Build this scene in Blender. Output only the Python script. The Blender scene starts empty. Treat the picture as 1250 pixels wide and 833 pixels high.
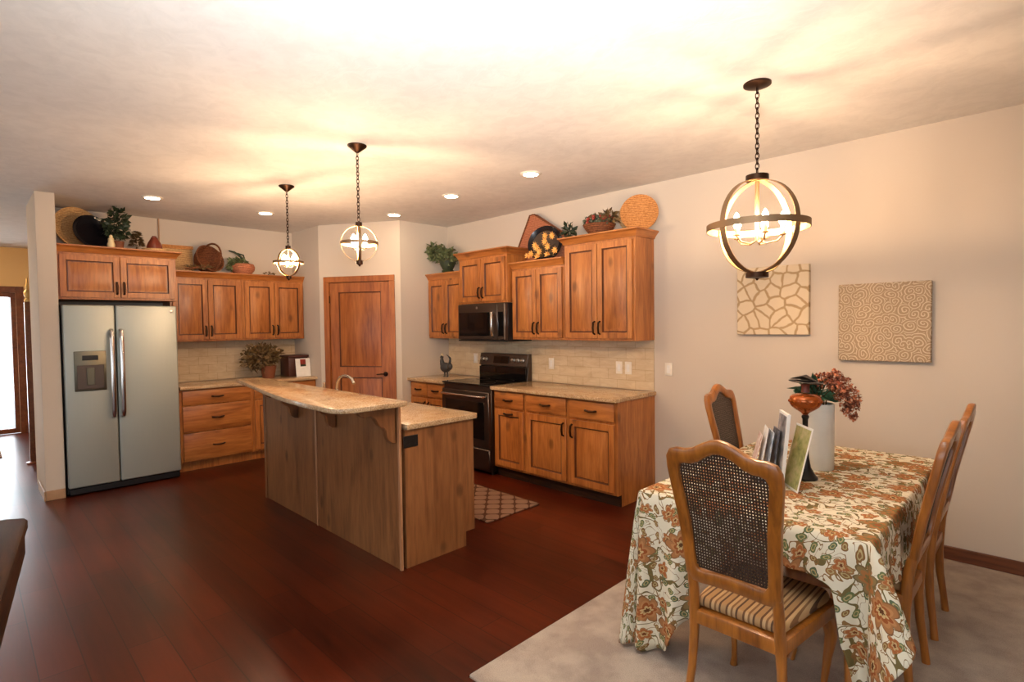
import bpy, bmesh, math, random
from mathutils import Vector, Matrix
S = bpy.context.scene
COL = S.collection
PI = math.pi
H = 2.766
rnd = random.Random(7)

# ------------------------------------------------------------------ node helpers
def srgb(r, g, b):
    f = lambda c: (c/255/12.92) if c/255 <= .04045 else ((c/255+.055)/1.055)**2.4
    return (f(r), f(g), f(b), 1)

class NT:
    def __init__(s, name, rough=.5, metal=0, spec=.5):
        s.m = bpy.data.materials.new(name); s.m.use_nodes = True
        s.t = s.m.node_tree; s.b = s.t.nodes['Principled BSDF']
        s.b.inputs['Roughness'].default_value = rough
        s.b.inputs['Metallic'].default_value = metal
        s.b.inputs['Specular IOR Level'].default_value = spec
    def n(s, typ, **kw):
        nd = s.t.nodes.new(typ)
        for k, v in kw.items():
            if k.startswith('i_'):
                nd.inputs[k[2:].replace('_', ' ')].default_value = v
            else: setattr(nd, k, v)
        return nd
    def l(s, a, b): s.t.links.new(a, b)
    def set(s, nm, sock):
        if hasattr(sock, 'is_linked') or hasattr(sock, 'links'): s.l(sock, s.b.inputs[nm])
        else: s.b.inputs[nm].default_value = sock
    def pos(s, scale=(1, 1, 1), rot=(0, 0, 0), loc=(0, 0, 0)):
        g = s.n('ShaderNodeNewGeometry'); m = s.n('ShaderNodeMapping')
        m.inputs['Scale'].default_value = scale; m.inputs['Rotation'].default_value = rot
        m.inputs['Location'].default_value = loc
        s.l(g.outputs['Position'], m.inputs['Vector']); return m.outputs[0]
    def uv(s, scale=(1, 1, 1)):
        g = s.n('ShaderNodeTexCoord'); m = s.n('ShaderNodeMapping')
        m.inputs['Scale'].default_value = scale
        s.l(g.outputs['UV'], m.inputs['Vector']); return m.outputs[0]
    def noise(s, vec, scale, detail=3, rough=.55, dist=0):
        nd = s.n('ShaderNodeTexNoise'); nd.inputs['Scale'].default_value = scale
        nd.inputs['Detail'].default_value = detail; nd.inputs['Roughness'].default_value = rough
        nd.inputs['Distortion'].default_value = dist
        s.l(vec, nd.inputs['Vector']); return nd.outputs[0]
    def ramp(s, fac, stops, interp='LINEAR'):
        r = s.n('ShaderNodeValToRGB'); r.color_ramp.interpolation = interp
        e = r.color_ramp.elements
        while len(e) > len(stops): e.remove(e[-1])
        while len(e) < len(stops): e.new(1)
        for k, (p, c) in enumerate(stops): e[k].position = p; e[k].color = c if len(c) == 4 else (*c, 1)
        s.l(fac, r.inputs[0]); return r.outputs[0]
    def math(s, op, a, b=None, c=None):
        m = s.n('ShaderNodeMath', operation=op)
        for i, v in enumerate((a, b, c)):
            if v is None: continue
            if isinstance(v, (int, float)): m.inputs[i].default_value = v
            else: s.l(v, m.inputs[i])
        return m.outputs[0]
    def mix(s, fac, a, b, mode='MIX'):
        m = s.n('ShaderNodeMix', data_type='RGBA', blend_type=mode)
        for i, v in ((0, fac), (6, a), (7, b)):
            if isinstance(v, (int, float, tuple)): m.inputs[i].default_value = v
            else: s.l(v, m.inputs[i])
        return m.outputs[2]
    def bump(s, h, strength=.3, dist=.01):
        b = s.n('ShaderNodeBump'); b.inputs['Strength'].default_value = strength
        b.inputs['Distance'].default_value = dist
        s.l(h, b.inputs['Height']); s.l(b.outputs[0], s.b.inputs['Normal'])

def flat(name, col, rough=.5, metal=0, spec=.5, bump=0, bscale=60, var=.06):
    n = NT(name, rough, metal, spec)
    p = n.pos()
    ns = n.noise(p, bscale*.25, 2)
    n.set('Base Color', n.ramp(ns, [(.3, tuple(c*(1-var) for c in col[:3])), (.7, tuple(min(1, c*(1+var)) for c in col[:3]))]))
    if bump: n.bump(n.noise(p, bscale, 4), bump, .004)
    return n.m

def wood(name, light, mid, dark, axis='z', rough=.38, knots=True, k=1.0, coat=.15):
    n = NT(name, rough)
    a, c = 8*k, .9*k
    sc = {'z': (a, a, c), 'x': (c, a, a), 'y': (a, c, a), 'h': (c, c, a)}[axis]
    p = n.pos(sc)
    n1 = n.noise(p, 1.0, 4, .6, 1.2)
    fine = n.noise(n.pos(tuple(v*6 for v in sc)), 1.0, 3)
    base = n.ramp(n1, [(.28, dark), (.45, mid), (.62, light), (.8, mid)])
    base = n.mix(.35, base, n.ramp(fine, [(.35, dark), (.6, light)]))
    big = n.noise(n.pos((1.7, 1.7, 1.1)), 1.3, 2)
    base = n.mix(n.ramp(big, [(.35, (0, 0, 0)), (.75, (.45, .45, .45))]), base, mid, 'MIX')
    if knots:
        ks = {'z': (3.6, 3.6, 2.0), 'x': (2.0, 3.6, 3.6), 'y': (3.6, 2.0, 3.6), 'h': (2, 2, 4)}[axis]
        v = n.n('ShaderNodeTexVoronoi'); v.inputs['Scale'].default_value = 1.35
        v.inputs['Randomness'].default_value = 1
        n.l(n.pos(ks, loc=(.3, .7, .1)), v.inputs['Vector'])
        kn = n.ramp(v.outputs['Distance'], [(.03, (1, 1, 1)), (.1, (.75, .75, .75)), (.17, (0, 0, 0))])
        kn = n.math('MULTIPLY', kn, .6)
        base = n.mix(kn, base, tuple(x*.28 for x in dark[:3])+(1,))
    n.set('Base Color', base)
    n.b.inputs['Coat Weight'].default_value = coat; n.b.inputs['Coat Roughness'].default_value = .3
    n.bump(fine, .08, .003)
    return n.m

def metal(name, col, rough=.3, brushed=None):
    n = NT(name, rough, 1)
    n.b.inputs['Base Color'].default_value = col
    if brushed:
        ns = n.noise(n.pos(brushed), 1, 3)
        n.set('Roughness', n.ramp(ns, [(.3, (rough*.8,)*3), (.7, (rough*1.25,)*3)]))
    return n.m

def emit(name, col, strength):
    n = NT(name); n.b.inputs['Base Color'].default_value = (0, 0, 0, 1)
    n.b.inputs['Emission Color'].default_value = col
    n.b.inputs['Emission Strength'].default_value = strength
    return n.m

# ------------------------------------------------------------------ materials
M = {}
WL, WM, WD = srgb(200, 130, 66), srgb(168, 98, 42), srgb(116, 62, 25)
M['wood'] = wood('alder_wood', WL, WM, WD, 'z')
M['groove'] = wood('dark_groove_wood', srgb(120, 64, 30), srgb(84, 40, 18), srgb(54, 24, 12), 'z', knots=False)  # darker wood tone for the groove faces around each raised panel
M['wood_h'] = wood('alder_wood_horizontal', WL, WM, WD, 'h')
M['wood_shaded'] = wood('alder_wood_shaded', srgb(162, 108, 64), srgb(134, 84, 47), srgb(98, 58, 32), 'z', k=.9)  # same alder as the cabinets; the island's dimmer, cooler light put into its colours
M['wood_door'] = wood('alder_door_wood', srgb(188, 116, 58), srgb(156, 86, 38), srgb(106, 54, 24), 'z', k=.8)
M['chair_wood'] = wood('honey_fruitwood', srgb(178, 110, 40), srgb(148, 86, 26), srgb(100, 54, 15), 'z', rough=.28, knots=False, k=1.5, coat=.4)
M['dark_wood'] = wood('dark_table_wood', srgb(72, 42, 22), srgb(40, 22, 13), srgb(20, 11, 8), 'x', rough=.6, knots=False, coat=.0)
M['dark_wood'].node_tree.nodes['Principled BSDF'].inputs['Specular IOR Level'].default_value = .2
M['trim_wood'] = wood('trim_wood', srgb(130, 76, 42), srgb(104, 56, 28), srgb(72, 36, 18), 'x', knots=False)
M['stub_base'] = flat('tan_baseboard', srgb(178, 140, 104), .5)
M['bronze'] = metal('dark_bronze', srgb(62, 44, 34), .42)
M['orb'] = metal('aged_iron', srgb(150, 124, 96), .6)
M['orb_in'] = metal('gold_inner', srgb(214, 182, 120), .4)
M['steel'] = metal('stainless_steel', srgb(176, 182, 174), .44, brushed=(300, 300, 3))
M['steel'].node_tree.nodes['Principled BSDF'].inputs['Metallic'].default_value = .5
M['steel_side'] = flat('grey_fridge_side', srgb(60, 58, 56), .5)
M['chrome'] = metal('polished_steel', srgb(215, 210, 205), .16)
M['disp'] = metal('dispenser_frame', srgb(116, 112, 98), .4)
M['slate'] = metal('slate_steel', srgb(98, 88, 82), .38, brushed=(3, 3, 200))
M['black'] = flat('black_plastic', srgb(22, 20, 20), .35)
M['blackglass'] = flat('black_glass', srgb(16, 14, 14), .06, var=0)
M['silver_trim'] = metal('silver_trim', srgb(190, 184, 176), .3)
M['white_plastic'] = flat('white_plastic', srgb(236, 228, 212), .4)
M['white'] = flat('white_paper', srgb(236, 234, 228), .6)
M['ceramic'] = flat('white_ceramic', srgb(232, 232, 222), .22, var=.02)
M['bulb'] = emit('lit_bulb', (1, .66, .40, 1), 560)
M['bulb_small'] = emit('lit_pendant_bulb', (1, .66, .40, 1), 950)
M['can'] = emit('lit_can_lens', (1, .80, .56, 1), 42)
M['hall_shade'] = emit('hall_lamp_glow', (1, .66, .34, 1), 200)

def wall_mat(name, col, rough=.85, sc=90, st=.12):
    n = NT(name, rough, 0, .25); p = n.pos()
    big = n.noise(p, .9, 2)
    n.set('Base Color', n.ramp(big, [(.3, tuple(c*.97 for c in col[:3])), (.7, col[:3])]))
    n.bump(n.noise(p, sc, 4), st, .003); return n.m
M['wall'] = wall_mat('warm_wall_paint', srgb(209, 196, 179))
M['wall_hall'] = wall_mat('hall_wall_paint', srgb(222, 190, 140))
def ceil_mat():
    n = NT('knockdown_ceiling', .9, 0, .2); p = n.pos((1, 1, 1))
    k = n.noise(p, 9, 5, .65, .6)
    n.set('Base Color', n.ramp(k, [(.35, srgb(216, 211, 204)), (.6, srgb(224, 219, 212))]))
    n.bump(n.ramp(k, [(.42, (0, 0, 0)), (.6, (1, 1, 1))]), .16, .004); return n.m
M['ceiling'] = ceil_mat()
def floor_mat():
    n = NT('cherry_plank_floor', .3, 0, .28)
    b = n.n('ShaderNodeTexBrick', offset=.37, offset_frequency=2)
    b.inputs['Scale'].default_value = 1; b.inputs['Brick Width'].default_value = 1.1
    b.inputs['Row Height'].default_value = .16; b.inputs['Mortar Size'].default_value = .004; b.inputs['Mortar Smooth'].default_value = 1
    b.inputs['Color1'].default_value = (0, 0, 0, 1); b.inputs['Color2'].default_value = (1, 1, 1, 1)
    b.inputs['Mortar'].default_value = (.0, .0, .0, 1)
    n.l(n.pos(), b.inputs['Vector'])
    g = n.noise(n.pos((1.3, 16, 1)), 1, 3, .55)
    base = n.ramp(g, [(.3, srgb(44, 13, 5)), (.5, srgb(68, 22, 8)), (.72, srgb(88, 31, 12))])
    base = n.mix(.3, base, n.ramp(b.outputs[0], [(0, srgb(40, 11, 4)), (1, srgb(104, 40, 16))]))
    base = n.mix(.3, base, n.ramp(n.noise(n.pos((.7, 1.2, 1)), 1.2, 2), [(.35, srgb(42, 12, 4)), (.65, srgb(106, 40, 16))]))
    base = n.mix(b.outputs['Fac'], base, srgb(34, 12, 6))
    n.set('Base Color', base)
    hh = n.noise(n.pos((2.0, 16, 1)), 1, 2)
    n.bump(hh, .14, .004); return n.m
M['floor'] = floor_mat()
def carpet_mat():
    n = NT('beige_carpet', .95, 0, .1); p = n.pos()
    a = n.noise(p, 5, 3, .6); f = n.noise(p, 260, 3)
    base = n.ramp(a, [(.38, srgb(168, 150, 136)), (.62, srgb(208, 194, 176))])
    base = n.mix(.35, base, n.ramp(f, [(.3, srgb(140, 126, 114)), (.7, srgb(226, 214, 200))]))
    n.set('Base Color', base); n.bump(f, .8, .01); return n.m
M['carpet'] = carpet_mat()
def granite():
    n = NT('beige_granite', .16, 0, .5); p = n.pos()
    a = n.noise(p, 7, 5, .65, .8); f = n.noise(p, 120, 4, .7)
    base = n.ramp(a, [(.3, srgb(142, 100, 62)), (.48, srgb(190, 152, 108)), (.66, srgb(206, 178, 140))])
    base = n.mix(.5, base, n.ramp(f, [(.36, srgb(104, 78, 56)), (.5, srgb(196, 164, 124)), (.66, srgb(232, 218, 192))]))
    n.set('Base Color', base); n.bump(f, .03, .001); return n.m
M['granite'] = granite()
def splash():
    n = NT('travertine_backsplash', .35, 0, .4)
    g = n.n('ShaderNodeNewGeometry'); sp = n.n('ShaderNodeSeparateXYZ'); n.l(g.outputs['Position'], sp.inputs[0])
    cb = n.n('ShaderNodeCombineXYZ'); n.l(n.math('ADD', sp.outputs[0], sp.outputs[1]), cb.inputs[0]); n.l(sp.outputs[2], cb.inputs[1])
    b = n.n('ShaderNodeTexBrick', offset=.5); b.inputs['Scale'].default_value = 1
    b.inputs['Brick Width'].default_value = .2; b.inputs['Row Height'].default_value = .1
    b.inputs['Mortar Size'].default_value = .003
    b.inputs['Color1'].default_value = srgb(208, 188, 154); b.inputs['Color2'].default_value = srgb(220, 202, 170)
    b.inputs['Mortar'].default_value = srgb(184, 158, 122)
    n.l(cb.outputs[0], b.inputs['Vector'])
    a = n.noise(n.pos((4, 4, 14)), 1.2, 5, .65, 1)
    n.set('Base Color', n.mix(.45, b.outputs[0], n.ramp(a, [(.35, srgb(184, 156, 118)), (.65, srgb(222, 204, 172))])))
    n.bump(n.math('MULTIPLY', b.outputs['Fac'], -1), .3, .002); return n.m
M['splash'] = splash()
def cloth_mat():
    n = NT('floral_tablecloth', .85, 0, .2)
    uv = n.uv()
    # gently warp the layout so vines and blooms wander
    wn = n.n('ShaderNodeTexNoise'); wn.inputs['Scale'].default_value = 7; n.l(uv, wn.inputs['Vector'])
    wv = n.n('ShaderNodeVectorMath', operation='MULTIPLY_ADD')
    n.l(wn.outputs['Color'], wv.inputs[0]); wv.inputs[1].default_value = (.085, .085, 0); n.l(uv, wv.inputs[2])
    uvw = wv.outputs[0]
    def flowers(scale, rad, petals, loc, keep):
        mp = n.n('ShaderNodeMapping'); mp.inputs['Location'].default_value = loc; n.l(uvw, mp.inputs['Vector'])
        v = n.n('ShaderNodeTexVoronoi', voronoi_dimensions='2D'); v.inputs['Scale'].default_value = scale
        v.inputs['Randomness'].default_value = .75
        n.l(mp.outputs[0], v.inputs['Vector'])
        d = n.n('ShaderNodeVectorMath', operation='SUBTRACT')
        n.l(mp.outputs[0], d.inputs[0]); n.l(v.outputs['Position'], d.inputs[1])
        sp = n.n('ShaderNodeSeparateXYZ'); n.l(d.outputs[0], sp.inputs[0])
        ang = n.math('ARCTAN2', sp.outputs[1], sp.outputs[0])
        r = n.math('MULTIPLY', v.outputs['Distance'], 1.0)
        cs = n.n('ShaderNodeSeparateColor'); n.l(v.outputs['Color'], cs.inputs[0])
        ph = n.math('MULTIPLY', cs.outputs[1], 6.28)
        pet = n.math('ABSOLUTE', n.math('COSINE', n.math('ADD', n.math('MULTIPLY', ang, petals/2), ph)))
        rr = n.math('MULTIPLY', n.math('MULTIPLY_ADD', pet, .42, .58), rad)
        q = n.math('DIVIDE', r, rr)
        inside = n.math('LESS_THAN', q, 1)
        kp = n.math('LESS_THAN', cs.outputs[2], keep)
        return q, n.math('MULTIPLY', inside, kp), cs.outputs[0]
    base = srgb(224, 216, 192)
    # vines
    vn = n.noise(uvw, 9, 1, .4, .6)
    line = n.math('LESS_THAN', n.math('ABSOLUTE', n.math('SUBTRACT', vn, .5)), .016)
    c = n.mix(line, base, srgb(112, 98, 58))
    vn2 = n.noise(uvw, 17, 1, .4, 1.2)
    line2 = n.math('LESS_THAN', n.math('ABSOLUTE', n.math('SUBTRACT', vn2, .47)), .016)
    c = n.mix(line2, c, srgb(138, 104, 62))
    q, msk, h = flowers(21, .34, 2, (.13, .4, 0), .8)      # leaves
    lc = n.ramp(h, [(0, srgb(104, 112, 72)), (.4, srgb(132, 96, 56)), (.7, srgb(92, 104, 74)), (.85, srgb(150, 110, 66))], 'CONSTANT')
    lc = n.mix(n.math('LESS_THAN', n.math('ABSOLUTE', n.math('SUBTRACT', q, .5)), .12), lc, srgb(178, 160, 112))
    c = n.mix(msk, c, lc)
    q, msk, h = flowers(12.5, .36, 5, (.5, .2, 0), .55)    # small blooms
    fc = n.ramp(q, [(0, srgb(112, 60, 30)), (.22, srgb(190, 160, 110)), (.45, srgb(164, 98, 54)), (.8, srgb(190, 140, 92)), (.9, srgb(138, 98, 64))], 'CONSTANT')
    c = n.mix(msk, c, fc)
    q, msk, h = flowers(6.0, .40, 7, (.2, .8, 0), .72)      # large blooms
    f1 = n.ramp(q, [(0, srgb(96, 60, 34)), (.16, srgb(196, 168, 116)), (.3, srgb(150, 84, 44)), (.5, srgb(182, 128, 80)), (.66, srgb(164, 112, 70)), (.9, srgb(128, 92, 58))], 'CONSTANT')
    f2 = n.ramp(q, [(0, srgb(150, 84, 44)), (.2, srgb(120, 104, 62)), (.42, srgb(164, 110, 64)), (.7, srgb(136, 114, 74)), (.9, srgb(112, 94, 62))], 'CONSTANT')
    c = n.mix(msk, c, n.mix(n.math('GREATER_THAN', h, .55), f1, f2))
    n.set('Base Color', c)
    n.bump(n.noise(uv, 500, 2), .1, .001)
    return n.m
M['cloth'] = cloth_mat()
def rug_mat():
    n = NT('trellis_rug', .95, 0, .1)
    g = n.pos((1, 1, 1)); sp = n.n('ShaderNodeSeparateXYZ'); n.l(g, sp.inputs[0])
    k = 2*PI/.17
    a = n.math('COSINE', n.math('MULTIPLY', n.math('ADD', sp.outputs[0], sp.outputs[1]), k*.5))
    b = n.math('COSINE', n.math('MULTIPLY', n.math('SUBTRACT', sp.outputs[0], sp.outputs[1]), k*.5))
    m = n.math('LESS_THAN', n.math('ABSOLUTE', n.math('MULTIPLY', a, b)), .17)
    n.set('Base Color', n.mix(m, srgb(134, 104, 84), srgb(82, 54, 40)))
    n.bump(n.noise(g, 300, 2), .5, .004); return n.m
M['rug'] = rug_mat()
def stripe_mat():
    n = NT('striped_upholstery', .7, 0, .3)
    t = n.n('ShaderNodeTexCoord'); sp = n.n('ShaderNodeSeparateXYZ'); n.l(t.outputs['Object'], sp.inputs[0])
    w = n.math('FRACT', n.math('MULTIPLY', sp.outputs[0], 16))
    n.set('Base Color', n.ramp(w, [(0, srgb(176, 138, 92)), (.3, srgb(104, 72, 46)), (.42, srgb(196, 162, 116)), (.6, srgb(132, 96, 62)), (.72, srgb(186, 152, 108)), (.88, srgb(92, 66, 46))], 'CONSTANT'))
    return n.m
M['stripe'] = stripe_mat()
M['cane'] = flat('dark_cane', srgb(58, 40, 27), .5)
M['cane_far'] = M['cane']
def wicker(name, c1, c2, sc=70):
    n = NT(name, .7, 0, .2); p = n.pos((1, 1, 1))
    w = n.n('ShaderNodeTexWave', bands_direction='Z'); w.inputs['Scale'].default_value = sc*.28; w.inputs['Distortion'].default_value = 2
    w.inputs['Detail Scale'].default_value = 3
    n.l(p, w.inputs['Vector']); f = n.noise(p, sc, 2)
    n.set('Base Color', n.mix(.5, n.ramp(w.outputs[1], [(.2, c1), (.8, c2)]), n.ramp(f, [(.35, c1), (.65, c2)])))
    n.bump(w.outputs[1], .5, .004); return n.m
M['wicker_tan'] = wicker('tan_wicker', srgb(178, 132, 82), srgb(222, 184, 130))
M['wicker_red'] = wicker('reddish_wicker', srgb(148, 84, 56), srgb(196, 128, 94))
M['wicker_orange'] = wicker('orange_wicker', srgb(168, 104, 52), srgb(222, 160, 96))
M['wicker_brown'] = wicker('brown_wicker', srgb(88, 50, 30), srgb(142, 88, 56))
M['leaf'] = flat('green_leaf', srgb(98, 106, 66), .55, var=.4, bscale=120)
M['leaf_dark'] = flat('dark_green_leaf', srgb(44, 56, 34), .5, var=.4, bscale=120)
M['leaf_olive'] = flat('olive_brown_leaf', srgb(104, 80, 44), .6, var=.4, bscale=120)
M['leaf_teal'] = flat('blue_green_leaf', srgb(52, 92, 66), .55, var=.3, bscale=120)
M['stem'] = flat('brown_stem', srgb(92, 70, 40), .7)
M['bloom'] = flat('rust_bloom', srgb(190, 118, 82), .8, var=.5, bscale=140)
M['bloom2'] = flat('burgundy_bloom', srgb(146, 84, 60), .8, var=.4, bscale=140)
M['bloom_or'] = flat('orange_bloom', srgb(236, 168, 84), .7, var=.25, bscale=100)
M['grape'] = flat('dusky_grape', srgb(82, 88, 66), .35, var=.5, bscale=120)
M['berry'] = flat('red_berry', srgb(140, 46, 30), .4, var=.3)
M['plate_dark'] = flat('black_glazed_plate', srgb(24, 20, 24), .2)
M['terracotta'] = flat('terracotta', srgb(118, 66, 38), .7)
M['redbrown'] = flat('red_brown_glaze', srgb(112, 48, 30), .35)
M['boxred'] = flat('dark_red_wood', srgb(70, 34, 24), .4)
M['rooster'] = flat('charcoal_iron', srgb(48, 48, 50), .45)
M['amber'] = NT('amber_glass', .12); M['amber'].b.inputs['Base Color'].default_value = srgb(196, 98, 34)
M['amber'].b.inputs['Transmission Weight'].default_value = .45; M['amber'].b.inputs['Metallic'].default_value = .35
M['amber'] = M['amber'].m
M['cream'] = flat('cream_glaze', srgb(214, 194, 150), .4)
M['soil'] = flat('dark_soil', srgb(40, 30, 24), .9)
gl = NT('clear_glass', .02); gl.b.inputs['Transmission Weight'].default_value = 1; gl.b.inputs['IOR'].default_value = 1.45
M['glass'] = gl.m
def art(name, kind):
    n = NT(name, .8, 0, .2)
    g = n.n('ShaderNodeNewGeometry'); sp = n.n('ShaderNodeSeparateXYZ'); n.l(g.outputs['Position'], sp.inputs[0])
    cb = n.n('ShaderNodeCombineXYZ'); n.l(sp.outputs[0], cb.inputs[0]); n.l(sp.outputs[2], cb.inputs[1])
    vec = cb.outputs[0]
    wn = n.n('ShaderNodeTexNoise'); wn.inputs['Scale'].default_value = 9; n.l(vec, wn.inputs['Vector'])
    wv = n.n('ShaderNodeVectorMath', operation='MULTIPLY_ADD')
    n.l(wn.outputs['Color'], wv.inputs[0]); wv.inputs[1].default_value = (.05, .05, 0); n.l(vec, wv.inputs[2])
    v = n.n('ShaderNodeTexVoronoi', voronoi_dimensions='2D')
    n.l(wv.outputs[0], v.inputs['Vector'])
    if kind == 0:
        v.feature = 'DISTANCE_TO_EDGE'; v.inputs['Scale'].default_value = 10.5
        h = n.ramp(v.outputs['Distance'], [(.0, (0, 0, 0)), (.05, (0, 0, 0)), (.11, (1, 1, 1))])
        n.set('Base Color', n.mix(h, srgb(176, 148, 110), srgb(216, 198, 168)))
        n.bump(h, .35, .006)
    else:
        v.inputs['Scale'].default_value = 15
        d = n.n('ShaderNodeVectorMath', operation='SUBTRACT'); n.l(wv.outputs[0], d.inputs[0]); n.l(v.outputs['Position'], d.inputs[1])
        s2 = n.n('ShaderNodeSeparateXYZ'); n.l(d.outputs[0], s2.inputs[0])
        ang = n.math('ARCTAN2', s2.outputs[1], s2.outputs[0])
        w = n.math('SINE', n.math('ADD', n.math('MULTIPLY', v.outputs['Distance'], 24), ang))
        h = n.ramp(w, [(.35, (0, 0, 0)), (.6, (1, 1, 1))])
        n.set('Base Color', n.mix(h, srgb(166, 142, 114), srgb(208, 190, 162)))
        n.bump(h, .35, .006)
    return n.m
M['art0'] = art('pebble_canvas', 0); M['art1'] = art('scroll_canvas', 1)

# ------------------------------------------------------------------ mesh helpers
def link(o, parent=None):
    COL.objects.link(o)
    if parent is not None: o.parent = parent
    return o
def obj(name, bm, mat, parent=None, smooth=True, loc=None):
    bmesh.ops.recalc_face_normals(bm, faces=bm.faces)
    me = bpy.data.meshes.new(name); bm.to_mesh(me); bm.free()
    if isinstance(mat, (list, tuple)):
        for m in mat: me.materials.append(M[m])
    else: me.materials.append(M[mat])
    if smooth:
        me.shade_smooth()
        try: me.set_sharp_from_angle(angle=math.radians(38))
        except Exception: pass
    o = bpy.data.objects.new(name, me)
    if loc: o.location = loc
    return link(o, parent)
def thing(name, label, cat, loc=(0, 0, 0), rotz=0, group=None):
    o = bpy.data.objects.new(name, None); COL.objects.link(o)
    o.empty_display_size = .1
    o.location = loc; o.rotation_euler = (0, 0, rotz)
    return tag(o, label, cat, group)
def tag(o, label, cat, group=None):
    o['label'] = label; o['category'] = cat
    if group: o['group'] = group
    return o
def struct(name, bm, mat, parent=None, smooth=False):
    o = obj(name, bm, mat, parent, smooth)
    if parent is None: o['kind'] = 'structure'
    return o
def B(): return bmesh.new()
def box(bm, x0, x1, y0, y1, z0, z1, bev=0, mi=0, seg=1):
    t = bmesh.new()
    vs = [t.verts.new((x, y, z)) for x in (x0, x1) for y in (y0, y1) for z in (z0, z1)]
    for f in ((0, 1, 3, 2), (4, 6, 7, 5), (0, 4, 5, 1), (2, 3, 7, 6), (0, 2, 6, 4), (1, 5, 7, 3)):
        t.faces.new([vs[i] for i in f])
    if bev: bmesh.ops.bevel(t, geom=t.edges[:], offset=bev, segments=seg, profile=.5, affect='EDGES')
    merge(bm, t, mi=mi); return bm
def merge(bm, t, mat=None, mi=0):
    if mat is not None: bmesh.ops.transform(t, matrix=mat, verts=t.verts)
    mp = {}
    for v in t.verts: mp[v] = bm.verts.new(v.co)
    for f in t.faces:
        try: nf = bm.faces.new([mp[v] for v in f.verts]); nf.material_index = mi or f.material_index
        except ValueError: pass
    t.free()
def lathe(bm, prof, seg=24, c=(0, 0, 0), mi=0, cap=True):
    rings = []
    for r, z in prof:
        rings.append([bm.verts.new((c[0]+r*math.cos(2*PI*k/seg), c[1]+r*math.sin(2*PI*k/seg), c[2]+z)) for k in range(seg)])
    for a, b in zip(rings, rings[1:]):
        for k in range(seg):
            f = bm.faces.new((a[k], a[(k+1) % seg], b[(k+1) % seg], b[k])); f.material_index = mi
    if cap:
        for rg in (rings[0], rings[-1]):
            if prof[0 if rg is rings[0] else -1][0] > 1e-5:
                f = bm.faces.new(rg); f.material_index = mi
    return bm
def tube(bm, pts, r, seg=8, closed=False, flat_=None):
    pts = [Vector(p) for p in pts]; n = len(pts)
    rs = r if isinstance(r, (list, tuple)) else [r]*n
    rings = []; up = None
    for i, p in enumerate(pts):
        if closed: t = (pts[(i+1) % n]-pts[i-1]).normalized()
        else: t = (pts[min(i+1, n-1)]-pts[max(i-1, 0)]).normalized()
        if up is None:
            a = Vector((0, 0, 1)) if abs(t.z) < .9 else Vector((1, 0, 0))
            up = (a-t*a.dot(t)).normalized()
        else: up = (up-t*up.dot(t)).normalized()
        s = t.cross(up)
        rr = rs[i]; ra, rb = (rr if isinstance(rr, tuple) else (rr, rr))
        rings.append([bm.verts.new(p+up*ra*math.cos(2*PI*k/seg)+s*rb*math.sin(2*PI*k/seg)) for k in range(seg)])
    for i in range(n if closed else n-1):
        a, b = rings[i], rings[(i+1) % n]
        for k in range(seg): bm.faces.new((a[k], a[(k+1) % seg], b[(k+1) % seg], b[k]))
    if not closed: bm.faces.new(rings[0]); bm.faces.new(rings[-1])
    return bm
def ball(bm, c, r, sub=2, sc=(1, 1, 1)):
    t = bmesh.new(); bmesh.ops.create_icosphere(t, subdivisions=sub, radius=r)
    merge(bm, t, Matrix.Translation(c) @ Matrix.Diagonal((*sc, 1))); return bm
def prism(bm, pts, d0, d1, plane='xz', bev=0, seg=1):
    """polygon pts extruded along the missing axis from d0 to d1"""
    t = bmesh.new()
    mk = {'xz': lambda a, b, d: (a, d, b), 'yz': lambda a, b, d: (d, a, b), 'xy': lambda a, b, d: (a, b, d)}[plane]
    A = [t.verts.new(mk(a, b, d0)) for a, b in pts]; C = [t.verts.new(mk(a, b, d1)) for a, b in pts]
    n = len(pts); t.faces.new(A); t.faces.new(C)
    for i in range(n): t.faces.new((A[i], A[(i+1) % n], C[(i+1) % n], C[i]))
    if bev:
        es = [e for e in t.edges if (e.verts[0] in A and e.verts[1] in A) or (e.verts[0] in C and e.verts[1] in C)]
        bmesh.ops.recalc_face_normals(t, faces=t.faces)
        bmesh.ops.bevel(t, geom=es, offset=bev, segments=seg, profile=.5, affect='EDGES')
    merge(bm, t); return bm
def leaf(bm, p, d, nrm, L, W, mi=0):
    d = Vector(d).normalized(); s = d.cross(Vector(nrm))
    if s.length < 1e-3: s = d.orthogonal()
    s.normalize(); u = s.cross(d); p = Vector(p)
    a = bm.verts.new(p); b = bm.verts.new(p+d*L*.45+s*W*.5+u*W*.18); c = bm.verts.new(p+d*L-u*W*.15)
    e = bm.verts.new(p+d*L*.45-s*W*.5+u*W*.18); m = bm.verts.new(p+d*L*.5)
    for f in ((a, b, m), (b, c, m), (c, e, m), (e, a, m)):
        ff = bm.faces.new(f); ff.material_index = mi
def leaves(bm, c, R, n, L, W, seed, mi=0, out=.7, zmin=None):
    r = random.Random(seed)
    for _ in range(n):
        v = Vector((r.gauss(0, 1), r.gauss(0, 1), r.gauss(0, 1))).normalized()
        k = r.random()**.45
        p = Vector(c)+Vector((v.x*R[0], v.y*R[1], v.z*R[2]))*k
        if zmin is not None and p.z < zmin: p.z = zmin+r.random()*.02
        d = (v*out+Vector((r.uniform(-1, 1), r.uniform(-1, 1), r.uniform(-.7, .9)))*.7)
        if zmin is not None and p.z+d.normalized().z*L < zmin: d.z = abs(d.z)
        leaf(bm, p, d, (r.uniform(-1, 1), r.uniform(-1, 1), r.uniform(.1, 1)), L*r.uniform(.7, 1.25), W*r.uniform(.7, 1.2), mi)
    return bm

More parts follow.
